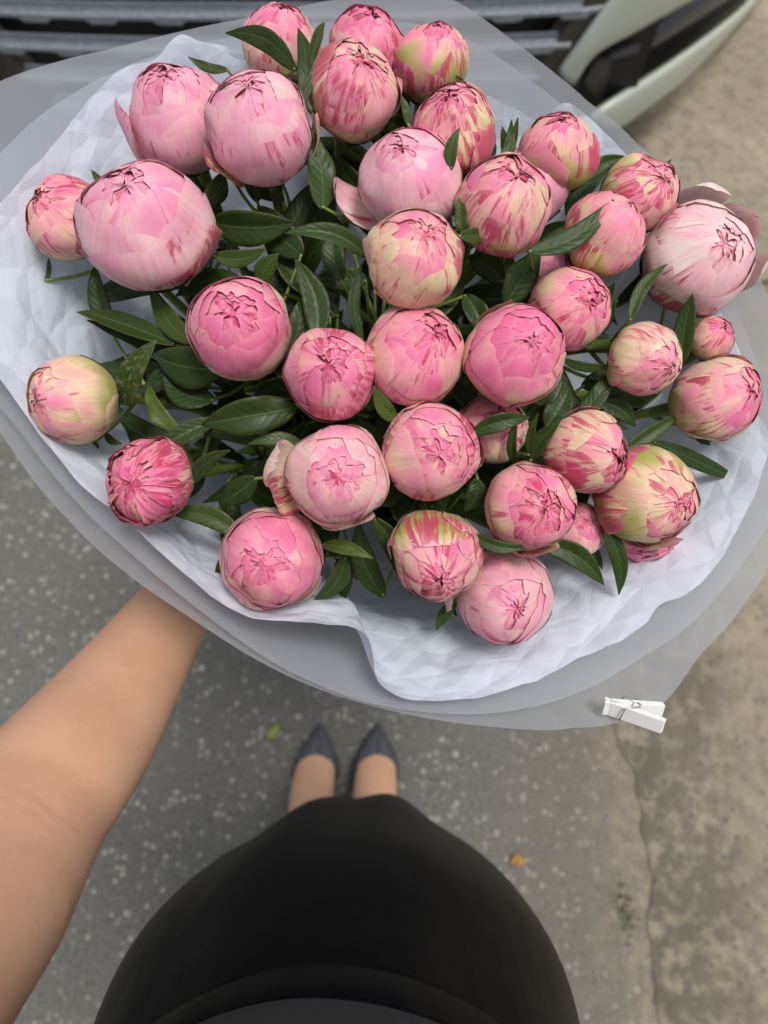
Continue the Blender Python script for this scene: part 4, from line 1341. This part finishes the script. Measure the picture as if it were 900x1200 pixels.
LEAVES = [
    (348, 82, -.020, 267, 39, -.022, 34, .12), (356, 122, -.020, 349, 30, -.030, 28, .05), (362, 84, -.024, 382, 25, -.028, 18, .2), (268, 82, .01, 221, 67, .0, 16, .2),
    (378, 245, .006, 364, 152, .0, 48, .1), (434, 302, .004, 334, 272, -.016, 34, .12), (424, 400, .004, 425, 308, -.006, 22, .08), (538, 276, -.020, 574, 272, -.012, 24, .3),
    (544, 276, -.010, 540, 228, -.018, 22, .4), (529, 198, -.020, 538, 150, -.032, 20, .3), (584, 196, .012, 599, 141, .0, 20, .12), (594, 190, .014, 588, 148, .006, 16, .1), (603, 170, .012, 607, 138, .002, 10, .3),
    (684, 212, .016, 738, 185, .008, 26, .15), (770, 202, .012, 786, 187, .008, 12, .3), (618, 296, -.018, 718, 236, -.030, 36, .1), (592, 358, .016, 634, 292, .006, 50, .06),
    (738, 376, -.006, 782, 308, -.014, 22, .25), (798, 426, .004, 812, 344, -.012, 34, .08), (656, 420, .010, 724, 428, .0, 17, .15), (676, 488, .014, 716, 434, .010, 32, .1), (640, 500, .02, 668, 452, .02, 44, .05),
    (552, 508, -.008, 622, 489, -.012, 30, .1), (606, 548, .006, 606, 488, -.014, 18, .25), (620, 534, .002, 630, 486, -.012, 14, .3), (622, 540, .006, 657, 492, -.008, 26, .1), (734, 526, .010, 798, 485, .004, 26, .25),
    (764, 516, .014, 867, 563, .010, 28, .06), (704, 606, .000, 726, 698, -.006, 28, .12), (628, 634, .004, 709, 686, -.010, 40, .1), (692, 634, .012, 706, 668, .01, 14, .15), (548, 624, -.014, 623, 641, -.026, 20, .15),
    (534, 704, .014, 511, 738, .014, 22, .1), (376, 638, .006, 437, 654, -.004, 24, .6, .2), (406, 652, .012, 368, 705, .014, 36, .15), (284, 628, .0, 195, 601, -.010, 36, .25), (438, 606, .012, 484, 700, .016, 42, .05),
    (348, 478, .004, 235, 498, -.008, 60, .08), (252, 492, .008, 178, 532, -.008, 36, .12), (312, 520, .014, 232, 506, .01, 32, .1), (362, 528, .010, 290, 520, -.002, 26, .3), (226, 566, .006, 270, 526, -.004, 28, .35, .3),
    (146, 474, .0, 182, 399, -.016, 42, .25, .6), (212, 508, .008, 172, 446, .004, 30, .75), (206, 404, .016, 88, 363, .006, 38, .12), (216, 436, .022, 104, 378, .014, 40, .06), (54, 446, .006, -6, 397, .0, 36, .12),
    (54, 330, .016, 32, 282, .006, 26, .25), (226, 402, .010, 176, 334, .012, 38, .3), (372, 398, .014, 346, 304, .006, 46, .1), (305, 336, .014, 326, 297, .004, 34, .3), (250, 262, .020, 344, 262, .016, 62, .06),
    (250, 300, .014, 312, 292, .014, 30, .25), (264, 432, .016, 178, 416, .016, 70, .08), (466, 494, -.002, 438, 453, -.014, 28, .6, .1), (112, 516, .008, 110, 552, .006, 14, .3), (122, 508, .008, 142, 520, .006, 14, .25), (816, 500, .018, 832, 522, .014, 20, .1),
    (546, 122, .008, 534, 88, .002, 16, .4), (478, 146, .012, 468, 110, .008, 16, .35), (804, 384, .01, 822, 366, .006, 14, .3), (128, 232, .004, 106, 198, -.002, 14, .3), (104, 296, .0, 102, 250, -.010, 14, .4), (268, 690, .01, 256, 656, .004, 20, .3, .4),
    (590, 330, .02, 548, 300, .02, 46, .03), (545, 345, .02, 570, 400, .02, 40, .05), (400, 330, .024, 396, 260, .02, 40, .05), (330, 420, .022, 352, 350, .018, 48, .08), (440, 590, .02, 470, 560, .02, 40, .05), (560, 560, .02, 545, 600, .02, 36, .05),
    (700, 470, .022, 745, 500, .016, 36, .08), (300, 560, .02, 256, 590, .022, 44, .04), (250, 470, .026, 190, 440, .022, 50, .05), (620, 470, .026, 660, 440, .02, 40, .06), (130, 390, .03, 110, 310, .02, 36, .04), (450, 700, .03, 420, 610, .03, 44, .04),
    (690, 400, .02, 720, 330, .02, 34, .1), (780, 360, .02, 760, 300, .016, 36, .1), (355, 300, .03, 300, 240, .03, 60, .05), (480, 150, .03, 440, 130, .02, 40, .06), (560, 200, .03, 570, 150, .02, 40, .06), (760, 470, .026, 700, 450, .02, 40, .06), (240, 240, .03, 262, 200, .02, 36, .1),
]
for L in LEAVES:
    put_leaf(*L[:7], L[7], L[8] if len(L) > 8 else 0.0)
# lower foliage on the stems, deep between the blooms
for i, p in enumerate(peonies):
    st = p['stem']
    for k in range(6):
        s = lr.randint(5, 14)
        b = st[s]
        out_ = b - (BIND + AXIS * np.dot(b - BIND, AXIS))
        rad_ = np.linalg.norm(out_)
        a = lr.uniform(0, 6.28)
        q1 = unit(np.cross(AXIS, [1, 0.2, 0])); q2 = np.cross(AXIS, q1)
        dr = unit(q1 * math.cos(a) + q2 * math.sin(a) + AXIS * lr.uniform(0.3, 1.0) - (unit(out_) * 0.5 if rad_ > 0.09 else 0))
        T_ = b + dr * lr.uniform(0.05, 0.08)
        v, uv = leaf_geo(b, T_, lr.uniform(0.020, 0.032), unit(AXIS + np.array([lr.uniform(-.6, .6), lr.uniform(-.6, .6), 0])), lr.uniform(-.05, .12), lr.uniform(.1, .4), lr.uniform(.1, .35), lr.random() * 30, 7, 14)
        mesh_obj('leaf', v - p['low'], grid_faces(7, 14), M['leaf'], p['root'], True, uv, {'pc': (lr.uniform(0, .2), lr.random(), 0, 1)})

for k in range(150):
    rr_ = 290 * math.sqrt(lr.random()); a = lr.uniform(0, 6.28)
    bx, by = 455 + rr_ * 1.12 * math.cos(a), 395 + rr_ * 0.92 * math.sin(a)
    b2 = a + lr.uniform(-1.3, 1.3)
    ln = lr.uniform(60, 120)
    tx, ty = bx + ln * math.cos(b2), by + ln * math.sin(b2)
    if math.hypot((tx - 455) / 1.15, ty - 395) > 315: continue
    dd = lr.uniform(0.026, 0.062)
    put_leaf(bx, by, dd + lr.uniform(0, .015), tx, ty, dd, lr.uniform(34, 56), lr.uniform(0, .12), 0.0, tilt=lr.uniform(-.7, .7))
